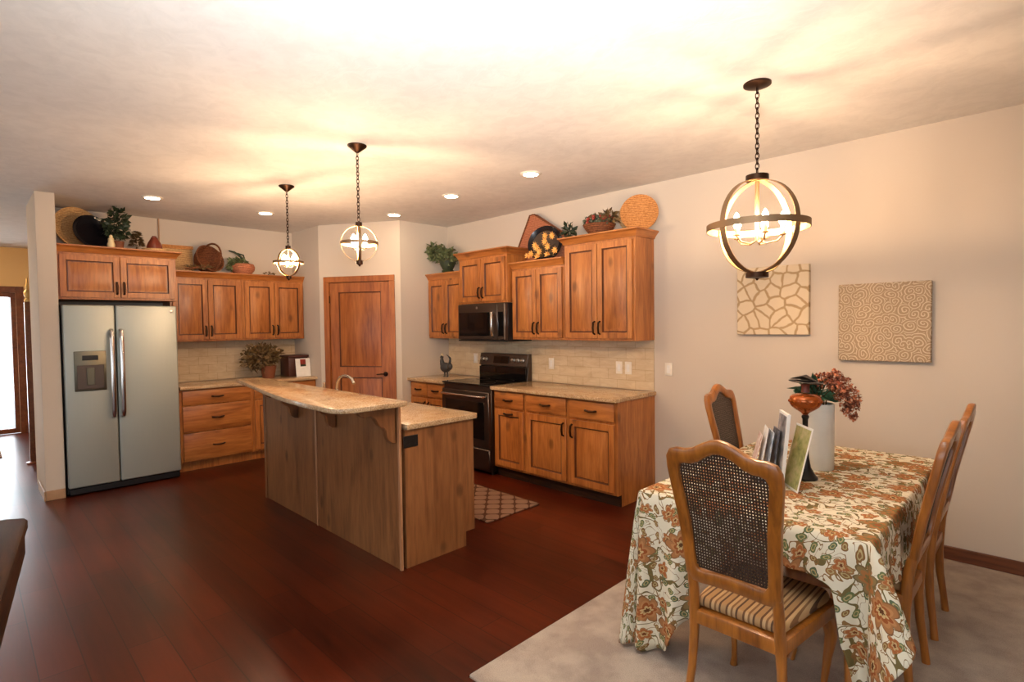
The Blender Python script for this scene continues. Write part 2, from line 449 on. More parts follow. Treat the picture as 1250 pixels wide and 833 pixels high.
# ------------------------------------------------------------------ setting
bm = B(); box(bm, -3.85, 9.2, -7, -2.845, -.1, 0); box(bm, -3.85, 5.335, -2.845, 0, -.1, 0)
struct('floor', bm, 'floor')
bm = B(); box(bm, 5.337, 9.2, -2.843, -.001, -.1, .012, .006)
o = struct('floor_carpet', bm, 'carpet')
bm = B(); box(bm, -3.95, 9.3, -7.1, .1, H, H+.1); struct('ceiling', bm, 'ceiling')
bm = B(); box(bm, 0, 9.3, 0, .1, 0, H); struct('wall_right', bm, 'wall')
bm = B(); box(bm, -.1, 0, -3.73, .1, 0, H); struct('wall_back', bm, 'wall')
bm = B(); box(bm, -.0995, .735, -3.87, -3.7301, 0, H, .004); struct('wall_stub', bm, 'wall')
# pantry bump-out
PA, PB = Vector((.752, -1.262)), Vector((1.68, -.711))
bm = B(); box(bm, 0.0005, .752, -1.262, -1.17, 0, H); struct('wall_pantry_left', bm, 'wall')
bm = B(); box(bm, 1.59, 1.68, -.711, -.0005, 0, H); struct('wall_pantry_right', bm, 'wall')
DL = (PB-PA).length; DA = math.atan2(PB.y-PA.y, PB.x-PA.x)
DX0, DX1, DZ = .135, .935, 2.065
bm = B()
box(bm, 0, DX0-.02, 0, .09, 0, H); box(bm, DX1+.02, DL, 0, .09, 0, H); box(bm, DX0-.02, DX1+.02, 0, .09, DZ+.02, H)
o = struct('wall_pantry_front', bm, 'wall'); o.location = (*PA, 0); o.rotation_euler = (0, 0, DA)
# pantry door
dr = thing('door_1', 'knotty alder pantry door with tall raised panel and wood casing', 'door', (*PA, 0), DA)
dr['kind'] = 'structure'
def raised(bm, x0, x1, z0, z1, y, rec=.013, w=.045, lip=.022):
    """raised field inside an opening: y is the front plane of the surrounding rails"""
    t = bmesh.new()
    def ring(a, yy): return [t.verts.new((x0+a, yy, z0+a)), t.verts.new((x1-a, yy, z0+a)), t.verts.new((x1-a, yy, z1-a)), t.verts.new((x0+a, yy, z1-a))]
    rs = [ring(0, y), ring(.006, y+rec), ring(lip*.6, y+rec), ring(lip*.6+w*.55, y+.003)]
    for i, (a, b) in enumerate(zip(rs, rs[1:])):
        for k in range(4):
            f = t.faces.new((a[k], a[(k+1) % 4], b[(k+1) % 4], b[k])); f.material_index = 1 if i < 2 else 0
    t.faces.new(rs[-1]); merge(bm, t)
def panel_door(w, h, th=.02, st=.055, mids=(), x=0, z=0, y=0):
    """front face at y, body behind it to y+th; raised panels between rails"""
    bm = B(); x0, x1, z0, z1 = x, x+w, z, z+h
    y0, y1 = y, y+th
    box(bm, x0, x0+st, y0, y1, z0, z1, .0025); box(bm, x1-st, x1, y0, y1, z0, z1, .0025)
    zs = [z0]+[v for m in mids for v in m]+[z1]
    rails = [(z0, z0+st)]+list(mids)+[(z1-st, z1)]
    for a, b in rails: box(bm, x0+st, x1-st, y0, y1, a, b)
    for (a0, a1), (b0, b1) in zip(rails, rails[1:]): raised(bm, x0+st, x1-st, a1, b0, y0)
    box(bm, x0+st*.5, x1-st*.5, y1-.004, y1, z0+st*.5, z1-st*.5)
    return bm
bm = panel_door(DX1-DX0-.008, DZ-.01, .035, .115, mids=((.915, 1.04),), x=DX0+.004, z=.006, y=.008)
obj('door_panel', bm, ('wood_door', 'groove'), dr)
bm = B()
for a, b in ((DX0-.07, DX0-.001), (DX1+.001, DX1+.07)): box(bm, a, b, -.018, 0, 0, DZ+.001, .003)
box(bm, DX0-.07, DX1+.07, -.018, 0, DZ+.001, DZ+.07, .003)
box(bm, DX0-.019, DX0-.001, 0, .085, 0, DZ); box(bm, DX1+.001, DX1+.019, 0, .085, 0, DZ); box(bm, DX0-.019, DX1+.019, 0, .085, DZ, DZ+.018)
obj('door_casing', bm, 'wood_door', dr)
bm = B(); t = B(); lathe(t, [(.028, 0), (.028, .008), (.012, .012), (.011, .04), (.0, .042)], 16); merge(bm, t, Matrix.Translation((DX1-.07, .008, .96)) @ Matrix.Rotation(PI/2, 4, 'X'))
tube(bm, [(DX1-.07, -.03, .96), (DX1-.10, -.034, .963), (DX1-.17, -.034, .955)], [.009, .008, .006]); obj('door_handle', bm, 'bronze', dr)
for z in (1.86, .2):
    bm = B(); tube(bm, [(DX0+.002, -.004, z-.045), (DX0+.002, -.004, z+.045)], .007, 8); obj('hinge', bm, 'bronze', dr)
# baseboards
bm = B(); box(bm, 4.625, 9.19, -.016, -.0005, .0125, .097, .004); struct('baseboard_right', bm, 'trim_wood')
bm = B(); box(bm, .736, .748, -3.868, -3.732, 0, .088, .003); box(bm, .2, .748, -3.882, -3.871, 0, .088, .003); struct('baseboard_stub', bm, 'stub_base')
bm = B(); box(bm, -3.849, -3.835, -3.66, -2.42, 0, .1, .003); struct('baseboard_hall', bm, 'trim_wood')
# hall and rooms outside the frame
DY0, DY1 = -5.7, -3.78
bm = B(); box(bm, -3.95, -3.85, -7, DY0, 0, H); box(bm, -3.95, -3.85, DY1, 0, 0, H); box(bm, -3.95, -3.85, DY0, DY1, 2.1, H)
struct('wall_hall', bm, 'wall_hall')
bm = B(); box(bm, -3.85, -.1, -2.4, -2.3, 0, H); struct('wall_hall_right', bm, 'wall_hall')
bm = B(); box(bm, -.0, .1, -7, -5.4, 0, H); struct('wall_left', bm, 'wall')
bm = B()
box(bm, -3.95, 1.5, -7.1, -7, 0, H); box(bm, 4.2, 5.2, -7.1, -7, 0, H); box(bm, 8.2, 9.3, -7.1, -7, 0, H)
for a, b in ((1.5, 4.2), (5.2, 8.2)): box(bm, a, b, -7.1, -7, 0, .3); box(bm, a, b, -7.1, -7, 2.2, H)
struct('wall_front', bm, 'wall')
bm = B(); box(bm, 9.2, 9.3, -7, -5.2, 0, H); box(bm, 9.2, 9.3, -2.6, 0, 0, H); box(bm, 9.2, 9.3, -5.2, -2.6, 0, .6); box(bm, 9.2, 9.3, -5.2, -2.6, 2.2, H)
struct('wall_side', bm, 'wall')
def win_frame(name, axis, a, b, p, z0, z1, mat='trim_wood', mull=(.5,)):
    bm = B(); w = .06
    def bx(a0, a1, c0, c1):
        if axis == 'x': box(bm, a0, a1, p-.03, p+.03, c0, c1, .003)
        else: box(bm, p-.03, p+.03, a0, a1, c0, c1, .003)
    bx(a, a+w, z0, z1); bx(b-w, b, z0, z1); bx(a+w, b-w, z0, z0+w); bx(a+w, b-w, z1-w, z1)
    for m in mull: q = a+(b-a)*m; bx(q-.03, q+.03, z0+w, z1-w)
    struct(name, bm, mat)
win_frame('window_1', 'x', 1.501, 4.199, -7.05, .301, 2.199); win_frame('window_2', 'x', 5.201, 8.199, -7.05, .301, 2.199)
win_frame('window_3', 'y', -5.199, -2.601, 9.25, .601, 2.199)
# glass patio door at the end of the hall
gd = thing('door_2', 'bright glazed patio door in brown frame at end of hall', 'door', (-3.85, 0, 0)); gd['kind'] = 'structure'
bm = B(); box(bm, .001, .018, DY1, DY1+.09, 0, 2.19, .003); box(bm, .001, .018, DY0-.09, DY0, 0, 2.19, .003); box(bm, .001, .018, DY0, DY1, 2.1, 2.19, .003)
obj('door_casing', bm, 'trim_wood', gd)
for a, b in ((DY0+.001, (DY0+DY1)/2-.001), ((DY0+DY1)/2+.001, DY1-.001)):
    bm = B(); box(bm, -.07, -.03, a, a+.055, .001, 2.099, .003); box(bm, -.07, -.03, b-.055, b, .001, 2.099, .003)
    box(bm, -.07, -.03, a+.055, b-.055, .001, .07); box(bm, -.07, -.03, a+.055, b-.055, 2.03, 2.099)
    p = obj('door_leaf', bm, 'trim_wood', gd)
    bm = B(); box(bm, -.053, -.047, a+.055, b-.055, .07, 2.03); obj('pane', bm, 'glass', p)
# seam on the wall above the fridge
bm = B(); tube(bm, [(.012, -2.771, 2.345), (.012, -2.771, H-.002)], .008, 8); struct('trim_1', bm, 'stub_base')
# tiled splash
bm = B(); box(bm, 1.684, 4.60, -.009, -.0005, .918, 1.372); struct('wall_right_backsplash', bm, 'splash')
bm = B(); box(bm, .0005, .009, -2.74, -1.264, .918, 1.372); struct('wall_back_backsplash', bm, 'splash')

# ------------------------------------------------------------------ cabinets (local: x along the wall, front toward -y)
def pull(parent, x, y, z, vert=True, L=.115):
    bm = B()
    if vert: pts = [(x, y, z-L/2), (x, y-.022, z-L/2+.012), (x, y-.028, z), (x, y-.022, z+L/2-.012), (x, y, z+L/2)]
    else: pts = [(x-L/2, y, z), (x-L/2+.012, y-.022, z), (x, y-.028, z-.004), (x+L/2-.012, y-.022, z), (x+L/2, y, z)]
    tube(bm, pts, [(.008, .010), (.008, .009), (.009, .011), (.008, .009), (.008, .010)], 8)
    return obj('handle', bm, 'bronze', parent)
def crown_bm(x0, x1, yf, z, h=.06, pr=.055, left=True, right=True, back=0):
    """stepped crown whose outline runs round the front and the open sides"""
    bm = B(); prof = [(0, 0), (.008, 0), (.014, h*.25), (.03, h*.55), (pr*.9, h*.8), (pr, h*.82), (pr, h), (0, h)]
    rings = []
    for o, dz in prof:
        xa = x0-(o if left else 0); xb = x1+(o if right else 0)
        rings.append([bm.verts.new(v) for v in ((xa, back, z+dz), (xa, yf-o, z+dz), (xb, yf-o, z+dz), (xb, back, z+dz))])
    for a, b in zip(rings, rings[1:]):
        for k in range(3): bm.faces.new((a[k], a[k+1], b[k+1], b[k]))
    bm.faces.new(rings[-1][::-1]); bm.faces.new(rings[0])
    n = len(rings)
    for k in (0, 3):
        bm.faces.new([r[k] for r in rings])
    bm.faces.new([r[0] for r in rings[:1]]+[rings[0][3], rings[-1][3], rings[-1][0]]) if False else None
    return bm
def upper(label, loc, rot, W, D, z0, z1, ndoor=2, crown=.07, cl=True, cr=True, group=None, hz=None, name='wall_cabinet'):
    t = thing(name, label, 'cabinet', loc, rot, group)
    bm = B(); box(bm, .0005, W-.0005, -(D-.021), -.001, z0, z1, .0015); obj('body', bm, 'wood', t)
    g = .022; dw = (W-2*g-.006)/ndoor
    for k in range(ndoor):
        x = g+k*(dw+.006)
        d = obj('door', panel_door(dw, z1-z0-.045, .019, .052, x=x, z=z0+.022, y=-D), ('wood', 'groove'), t)
        hx = x+dw-.026 if k % 2 == 0 else x+.026
        pull(d, hx, -D, hz or z0+.115)
    obj('crown_molding', crown_bm(.0005, W-.0005, -(D-.021), z1+.0005, crown, .05, cl, cr, -.001), 'wood_h', t)
    return t
RW = (0, 0)
upper('low two-door wall cabinet in the corner under the trailing green plant', (1.684, 0, 0), 0, .676, .33, 1.375, 2.08, crown=.07, cl=False, cr=False)
upper('small two-door wall cabinet mounted directly above the microwave', (2.3625, 0, 0), 0, .76, .40, 1.762, 2.262, crown=.07)
upper('two-door wall cabinet below the orange flowers, right of the microwave', (3.125, 0, 0), 0, .703, .33, 1.375, 2.095, crown=.07, cl=False, cr=False)
upper('tallest two-door wall cabinet at the open end of the row', (3.83, 0, 0), 0, .772, .33, 1.375, 2.27, crown=.068)
upper('wide two-door wall cabinet directly over the refrigerator', (0, -3.7275, 0), PI/2, .972, .61, 1.82, 2.262, crown=.07, cl=False)
upper('two-door wall cabinet beside the refrigerator cabinet, under brown baskets', (0, -2.754, 0), PI/2, .744, .33, 1.385, 2.10, crown=.07, cl=False, cr=False)
upper('two-door wall cabinet next to the pantry wall, above the potted plant', (0, -2.009, 0), PI/2, .742, .33, 1.385, 2.10, crown=.07, cl=False, cr=False)

def base_body(W, D=.61, h=.88, toe=.1, mat='wood'):
    bm = B(); prism(bm, [(-.001, 0), (-(D-.075), 0), (-(D-.075), toe), (-(D-.021), toe), (-(D-.021), h), (-.001, h)], .0005, W-.0005, 'yz'); return bm
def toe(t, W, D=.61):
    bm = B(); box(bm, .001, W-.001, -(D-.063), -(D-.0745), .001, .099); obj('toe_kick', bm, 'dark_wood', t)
def drawer_front(t, x, w, z0, z1, D, hor=True, hdl=True):
    bm = B(); box(bm, x, x+w, -D, -(D-.019), z0, z1, .004, seg=2)
    d = obj('drawer', bm, 'wood_h', t)
    if hdl: pull(d, x+w/2, -D, (z0+z1)/2, False, .115)
    return d
def base_doors(t, spec, D=.61, top=.865, bot=.125, split=.70):
    for (x, w, side) in spec:
        drawer_front(t, x, w, split+.012, top, D)
        d = obj('door', panel_door(w, split-.012-bot, .019, .055, x=x, z=bot, y=-D), ('wood', 'groove'), t)
        if side == 'top': pull(d, x+w/2, -D, split-.045, False, .115)
        elif side == 'r': pull(d, x+w-.028, -D, split-.11)
        else: pull(d, x+.028, -D, split-.11)
t = thing('base_cabinet', 'narrow base cabinet between cooking range and double-door base cabinet', 'cabinet', (3.128, 0, 0))
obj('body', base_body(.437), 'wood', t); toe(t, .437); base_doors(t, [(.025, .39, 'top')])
t = thing('base_cabinet', 'double-door base cabinet with two drawers at the end of the row', 'cabinet', (3.566, 0, 0))
obj('body', base_body(1.036), 'wood', t); toe(t, 1.036); base_doors(t, [(.022, .482, 'r'), (.545, .465, 'l')])
t = thing('base_cabinet', 'base cabinet between pantry corner and cooking range, red-brown drawer on top', 'cabinet', (1.684, 0, 0))
obj('body', base_body(.676), 'wood', t); toe(t, .676); base_doors(t, [(.02, .31, 'r'), (.345, .31, 'l')])
t = thing('drawer_base_cabinet', 'base cabinet of three wide stacked drawers beside the refrigerator', 'cabinet', (0, -2.765, 0), PI/2)
obj('body', base_body(.735, .62, mat='wood'), 'wood', t)
for z0, z1 in ((.715, .865), (.425, .70), (.115, .41)): drawer_front(t, .025, .685, z0, z1, .62)
t = thing('base_cabinet', 'base cabinet behind the island, between drawers and pantry wall', 'cabinet', (0, -2.0285, 0), PI/2)
obj('body', base_body(.765, .62), 'wood', t); base_doors(t, [(.02, .355, 'r'), (.39, .355, 'l')], .62)
# countertops
def slab(name, label, pts, z0, z1):
    bm = B(); prism(bm, pts, z0, z1, 'xy', .006, 2); o = obj(name, bm, 'granite'); return tag(o, label, 'countertop')
slab('countertop', 'granite countertop on the end base cabinets right of the range', [(3.128, -.645), (4.622, -.645), (4.622, -.0105), (3.128, -.0105)], .8805, .916)
slab('countertop', 'short granite countertop left of the range holding the dark figurine', [(1.684, -.645), (2.36, -.645), (2.36, -.0105), (1.684, -.0105)], .8805, .916)
slab('countertop', 'granite countertop beside the refrigerator under the potted plant', [(.0105, -2.765), (.65, -2.765), (.65, -1.264), (.0105, -1.264)], .8805, .916)

# ------------------------------------------------------------------ island
IX0, IX1, IY = 2.09, 4.254, -2.462
isl = thing('kitchen_island', 'brown alder kitchen island with plank back panel and scroll brackets', 'kitchen island', (0, 0, 0))
bm = B(); box(bm, IX0, IX1-.022, IY+.04, -1.876, .1, .879, .002); box(bm, IX0+.01, IX1-.022, IY+.04, -1.94, 0, .1); obj('cabinet_body', bm, 'wood_shaded', isl)
bm = B(); box(bm, IX0, IX1-.022, IY, IY+.03, 0, 1.039, .001); obj('back_panel', bm, 'wood_shaded', isl)
bm = B(); prism(bm, [(IY+.04, 0), (-1.935, 0), (-1.935, .1), (-1.856, .1), (-1.856, .879), (IY+.04, .879)], IX1-.0215, IX1, 'yz'); obj('end_panel', bm, 'wood_shaded', isl)
M['batten'] = wood('pale_batten', srgb(200, 150, 108), srgb(176, 124, 84), srgb(140, 92, 58), 'z', knots=False)
for x in (IX1, 3.12):
    bm = B()
    if x == IX1: box(bm, IX1-.014, IX1+.005, IY-.006, IY-.0005, 0, 1.039, .001); box(bm, IX1+.0005, IX1+.005, IY, IY+.012, 0, 1.039, .001)
    else: box(bm, x-.012, x+.012, IY-.008, IY-.0005, 0, 1.039, .002)
    obj('corner_post' if x == IX1 else 'batten', bm, 'batten', isl)
bm = B(); box(bm, IX0-.0, IX0+.05, IY-.006, IY-.0005, 0, 1.039, .002); obj('batten', bm, 'wood_shaded', isl)
def corbel(x, th=.045):
    P = [(IY-.008, 1.038), (IY-.27, 1.038), (IY-.27, 1.02), (IY-.255, 1.0), (IY-.225, .985), (IY-.20, .99), (IY-.17, .985), (IY-.145, .965), (IY-.13, .935),
         (IY-.115, .915), (IY-.09, .905), (IY-.075, .885), (IY-.072, .855), (IY-.06, .825), (IY-.035, .805), (IY-.008, .80)]
    bm = B(); prism(bm, P, x-th/2, x+th/2, 'yz', .003); obj('corbel', bm, 'wood_shaded', isl)
for x in (4.205, 3.43, 2.80): corbel(x)
for k in range(4):
    x = IX0+.02+k*.535
    d = obj('door', panel_door(.515, .72, .019, .055, x=x, z=.13, y=0), ('wood', 'groove'), isl); d.rotation_euler = (0, 0, PI); d.location = (IX0+IX1-.02, -1.856, 0)
bm = B(); box(bm, IX1+.0005, IX1+.006, -2.435, -2.325, .765, .84, .002); ot = obj('wall_socket', bm, 'black', isl)
for y in (-2.405, -2.355):
    bm = B(); box(bm, IX1+.0062, IX1+.008, y-.014, y+.014, .785, .82, .001); obj('socket_face', bm, 'black', ot)
rc = []
for k in range(7):
    a = k/6*PI/2; rc.append((4.333-.12+.12*math.cos(-PI/2+a)*1.0, -2.905+.12+.12*math.sin(-PI/2+a)))
bar = [(1.90, -2.63), (2.3, -2.69), (2.65, -2.745), (3.0, -2.805), (3.3, -2.85), (3.6, -2.885), (3.9, -2.905)]+rc+[(4.333, -2.465), (4.318, -2.442), (1.93, -2.425), (1.90, -2.45)]
o = slab('bar_top', 'raised granite bar top on the island brackets', bar, 1.0395, 1.071)
slab('island_countertop', 'lower granite work surface on the kitchen side of the island', [(IX0-.03, IY+.041), (IX1+.028, IY+.041), (IX1+.028, -1.845), (IX1+.012, -1.828), (IX0-.03, -1.828)], .880, .916)
# faucet
f = thing('kitchen_faucet', 'curved chrome faucet on the island rising behind the bar top', 'faucet', (2.6, -2.02, .9165))
bm = B(); lathe(bm, [(.028, 0), (.028, .01), (.02, .02), (.018, .06)], 16)
tube(bm, [(0, 0, .05), (.02, 0, .12), (.07, 0, .17), (.14, 0, .19), (.22, 0, .185), (.28, 0, .165), (.31, 0, .13)], [.014, .013, .012, .012, .012, .013, .015], 10); obj('spout', bm, 'chrome', f)
bm = B(); lathe(bm, [(.022, 0), (.022, .01), (.012, .02), (.011, .09), (.015, .11), (.0, .12)], 14, (-.17, -.03, 0)); obj('handle', bm, 'chrome', f)

# ------------------------------------------------------------------ refrigerator
fy0, fy1, fx = -3.712, -2.808, .783
fr = thing('refrigerator', 'stainless steel side-by-side refrigerator with ice and water dispenser', 'refrigerator', (0, 0, 0))
bm = B(); box(bm, .03, .70, fy0-.006, fy1+.006, .012, 1.765, .004); obj('body', bm, 'steel_side', fr)
ym = -3.322
def rdoor(a, b): 
    bm = B(); box(bm, .706, fx, a, b, .075, 1.762, .014, seg=3); return obj('door', bm, 'steel', fr)
dl = rdoor(fy0, ym-.004); d2 = rdoor(ym+.004, fy1)
bm = B(); box(bm, .70, .76, fy0+.01, fy1-.01, .012, .068, .004); obj('kick_grille', bm, 'black', fr)
for y, d in ((ym-.038, dl), (ym+.038, d2)):
    bm = B(); tube(bm, [(fx-.002, y, 1.53), (fx+.035, y, 1.515), (fx+.05, y, 1.45), (fx+.058, y, 1.1), (fx+.05, y, .77), (fx+.035, y, .71), (fx-.002, y, .695)], [(.014, .018)]*7, 10); obj('handle', bm, 'chrome', d)
bm = B(); box(bm, fx+.0005, fx+.012, -3.645, -3.405, .965, 1.335, .006, seg=2); dp = obj('dispenser', bm, 'disp', dl)
bm = B(); box(bm, fx+.0125, fx+.015, -3.625, -3.425, .985, 1.205, .002); obj('dispenser_recess', bm, 'slate', dp)
bm = B(); box(bm, fx+.0125, fx+.016, -3.585, -3.465, 1.25, 1.295, .002); obj('dispenser_display', bm, 'black', dp)
bm = B(); box(bm, fx+.0155, fx+.022, -3.555, -3.495, 1.02, 1.18, .004); obj('dispenser_paddle', bm, 'disp', dp)
bm = B(); t = B(); lathe(t, [(.016, 0), (.016, .003), (.012, .004)], 20); merge(bm, t, Matrix.Translation((fx+.0005, -2.86, 1.705)) @ Matrix.Rotation(PI/2, 4, 'Y')); obj('badge', bm, 'silver_trim', d2)

# ------------------------------------------------------------------ range
rx0, rx1 = 2.3645, 3.124
rg = thing('cooking_range', 'dark slate freestanding electric range with oven and back control panel', 'stove', (0, 0, 0))
bm = B(); box(bm, rx0, rx1, -.625, -.02, .03, .905, .003)
for x in (rx0+.04, rx1-.04):
    for y in (-.58, -.08): lathe(bm, [(.018, 0), (.018, .03)], 10, (x, y, 0))
obj('body', bm, 'slate', rg)
bm = B(); box(bm, rx0, rx1, -.655, -.09, .906, .922, .004); obj('cooktop', bm, 'blackglass', rg)
bm = B(); box(bm, rx0+.004, rx1-.004, -.662, -.6255, .27, .845, .006); dd = obj('oven_door', bm, 'slate', rg)
bm = B(); box(bm, rx0+.07, rx1-.07, -.6645, -.6625, .36, .74, .001); obj('oven_window', bm, 'blackglass', dd)
bm = B(); tube(bm, [(rx0+.05, -.660, .80), (rx0+.055, -.705, .80), (rx0+.1, -.712, .80), (rx1-.1, -.712, .80), (rx1-.055, -.705, .80), (rx1-.05, -.66, .80)], .013, 10); obj('handle', bm, 'chrome', dd)
bm = B(); box(bm, rx0+.004, rx1-.004, -.658, -.6255, .055, .262, .006); obj('storage_drawer', bm, 'slate', rg)
bm = B(); prism(bm, [(-.1, .906), (-.075, 1.06), (-.105, 1.07), (-.075, 1.205), (-.02, 1.205), (-.02, .906)], rx0, rx1, 'yz', .003); bg = obj('control_panel', bm, 'slate', rg)
bm = B(); box(bm, rx0+.01, rx1-.01, -.108, -.0985, .925, 1.055, .001); obj('panel_skirt', bm, 'blackglass', bg)
bm = B(); t = B(); box(t, -.12, .12, -.003, .003, -.04, .04, .001); merge(bm, t, Matrix.Translation(((rx0+rx1)/2-.02, -.096, 1.137)) @ Matrix.Rotation(math.radians(-12), 4, 'X')); obj('display', bm, 'blackglass', bg)
for kx in (.055, .12, .56, .63, .70):
    bm = B(); t = B(); lathe(t, [(.024, 0), (.024, .012), (.017, .018), (.016, .034), (0, .036)], 18); merge(bm, t, Matrix.Translation((rx0+kx, -.093, 1.137)) @ Matrix.Rotation(PI/2+math.radians(-12), 4, 'X')); obj('knob', bm, 'silver_trim', bg)
for (x, y, r) in ((rx0+.2, -.5, .11), (rx1-.2, -.5, .09), (rx0+.2, -.23, .08), (rx1-.2, -.23, .1)):
    bm = B(); tube(bm, [(x+r*math.cos(a*PI/16), y+r*math.sin(a*PI/16), .9225) for a in range(32)], .0012, 4, True); obj('burner_ring', bm, 'slate', rg)
# microwave
mw = thing('microwave', 'dark slate over-the-range microwave mounted above the stove', 'microwave', (0, 0, 0))
bm = B(); box(bm, rx0, rx1, -.375, -.012, 1.352, 1.759, .003); obj('body', bm, 'black', mw)
bm = B(); box(bm, rx0, rx1-.12, -.412, -.3755, 1.372, 1.755, .005); d = obj('door', bm, 'slate', mw)
bm = B(); box(bm, rx0+.02, rx1-.24, -.4145, -.4125, 1.41, 1.665, .001); obj('window', bm, 'blackglass', d)
bm = B(); tube(bm, [(rx1-.18, -.410, 1.665), (rx1-.178, -.44, 1.655), (rx1-.165, -.455, 1.60), (rx1-.163, -.458, 1.54), (rx1-.165, -.455, 1.475), (rx1-.178, -.44, 1.42), (rx1-.18, -.410, 1.41)], (.014), 10); obj('handle', bm, 'chrome', d)
bm = B(); box(bm, rx1-.118, rx1, -.412, -.3755, 1.372, 1.755, .005); cp = obj('control_panel', bm, 'slate', mw)
bm = B(); box(bm, rx1-.108, rx1-.03, -.4145, -.4125, 1.41, 1.665, .001); obj('keypad', bm, 'blackglass', cp)
bm = B(); box(bm, rx1-.018, rx1-.004, -.4155, -.4125, 1.375, 1.752, .001); obj('edge_strip', bm, 'silver_trim', cp)
bm = B(); box(bm, rx0, rx1, -.408, -.3755, 1.352, 1.368, .002); obj('vent_grille', bm, 'black', mw)
bm = B(); t = B(); lathe(t, [(.014, 0), (.014, .003)], 18); merge(bm, t, Matrix.Translation(((rx0+rx1)/2-.06, -.4125, 1.715)) @ Matrix.Rotation(PI/2, 4, 'X')); obj('badge', bm, 'silver_trim', d)

# ------------------------------------------------------------------ wall plates, art, rug
def plate(label, x, z, w=.07, name='wall_outlet', y=-.0095, cat='outlet'):
    t = thing(name, label, cat, (x, y, z))
    bm = B(); box(bm, -w/2, w/2, -.006, 0, -.058, .058, .002, seg=2); obj('cover_plate', bm, 'white_plastic', t)
    for k in range(max(1, round(w/.06))):
        n = max(1, round(w/.06)); xx = (k-(n-1)/2)*.046
        bm = B(); box(bm, xx-.016, xx+.016, -.0085, -.0062, -.034, .034, .001); obj('insert', bm, 'white', t)
plate('cream wall outlet in backsplash nearest right of the range', 3.397, 1.115)
plate('cream outlet left of its twin above the end counter', 4.235, 1.112)
plate('cream light switch beside the backsplash end, right of its twin', 4.335, 1.112, name='light_switch', cat='switch')
plate('white switch plate on bare wall past the cabinets', 4.74, 1.12, .07, 'light_switch', -.0005, 'switch')
plate('cream outlet behind the figurine left of the range', 2.20, 1.13)
bm = B(); box(bm, 5.293+.062, 5.873, -.042, -.002, 1.428, 1.944, .004); tag(obj('canvas_art', bm, 'art0'), 'square cream canvas with tan branching pebble pattern behind chandelier', 'wall art')
bm = B(); box(bm, 6.062, 6.58, -.042, -.002, 1.253, 1.777, .004); tag(obj('canvas_art', bm, 'art1'), 'square tan canvas covered in curling scrolls, lower of the two', 'wall art')
bm = B(); box(bm, 2.75, 4.055, -1.55, -.95, .0005, .012, .004); tag(obj('kitchen_rug', bm, 'rug'), 'tan trellis patterned rug on the wood floor before the range', 'rug')

# ------------------------------------------------------------------ recessed lights
can_labels = ['recessed ceiling light above the refrigerator', 'recessed ceiling light above the wall cabinets between refrigerator and pantry',
              'recessed ceiling light in front of the pantry door', 'recessed ceiling light above the cooking range', 'recessed ceiling light nearest the chandelier, above the tallest wall cabinet']
for lab, (x, y) in zip(can_labels, ((1.12, -3.06), (1.095, -2.016), (1.928, -.944), (3.04, -1.03), (4.07, -1.03))):
    t = thing('recessed_light', lab, 'ceiling light', (x, y, H), 0, 'recessed lights in the kitchen ceiling')
    bm = B(); lathe(bm, [(.062, -.0005), (.062, -.010), (.075, -.010), (.088, -.004), (.09, -.0005)], 32, cap=False); obj('trim_ring', bm, 'white_plastic', t)
    bm = B(); lathe(bm, [(.0, -.0095), (.06, -.0095), (.06, -.002)], 32, cap=False); obj('lens', bm, 'can', t)

# ------------------------------------------------------------------ orb pendants and chandelier
def band(bm, R, w, th, rot, c=(0, 0, 0), seg=64):
    """flat hoop lying in the xy plane, then rotated; outer faces index 0, inner faces index 1"""
    t = bmesh.new(); rings = []
    for k in range(seg):
        a = 2*PI*k/seg; ca, sa = math.cos(a), math.sin(a)
        rings.append([t.verts.new((r*ca, r*sa, z)) for r, z in ((R, -w/2), (R, w/2), (R-th, w/2), (R-th, -w/2))])
    for k in range(seg):
        a, b = rings[k], rings[(k+1) % seg]
        for j in range(4):
            f = t.faces.new((a[j], b[j], b[(j+1) % 4], a[(j+1) % 4])); f.material_index = 1 if j == 2 else 0
    mm = Matrix.Translation(c) @ rot
    bmesh.ops.transform(t, matrix=mm, verts=t.verts)
    mp = {v: bm.verts.new(v.co) for v in t.verts}
    for f in t.faces: nf = bm.faces.new([mp[v] for v in f.verts]); nf.material_index = f.material_index
    t.free()
def chain(bm, z0, z1, link_l=.034, r=.0028):
    n = int((z1-z0)/(link_l*.78))+1; st = (z1-z0)/n
    for k in range(n):
        zc = z0+(k+.5)*st; pts = []
        for j in range(12):
            a = 2*PI*j/12; x = .009*math.cos(a); z = (st*.5+.005)*math.sin(a)
            pts.append((x, 0, zc+z) if k % 2 else (0, x, zc+z))
        tube(bm, pts, r, 5, True)
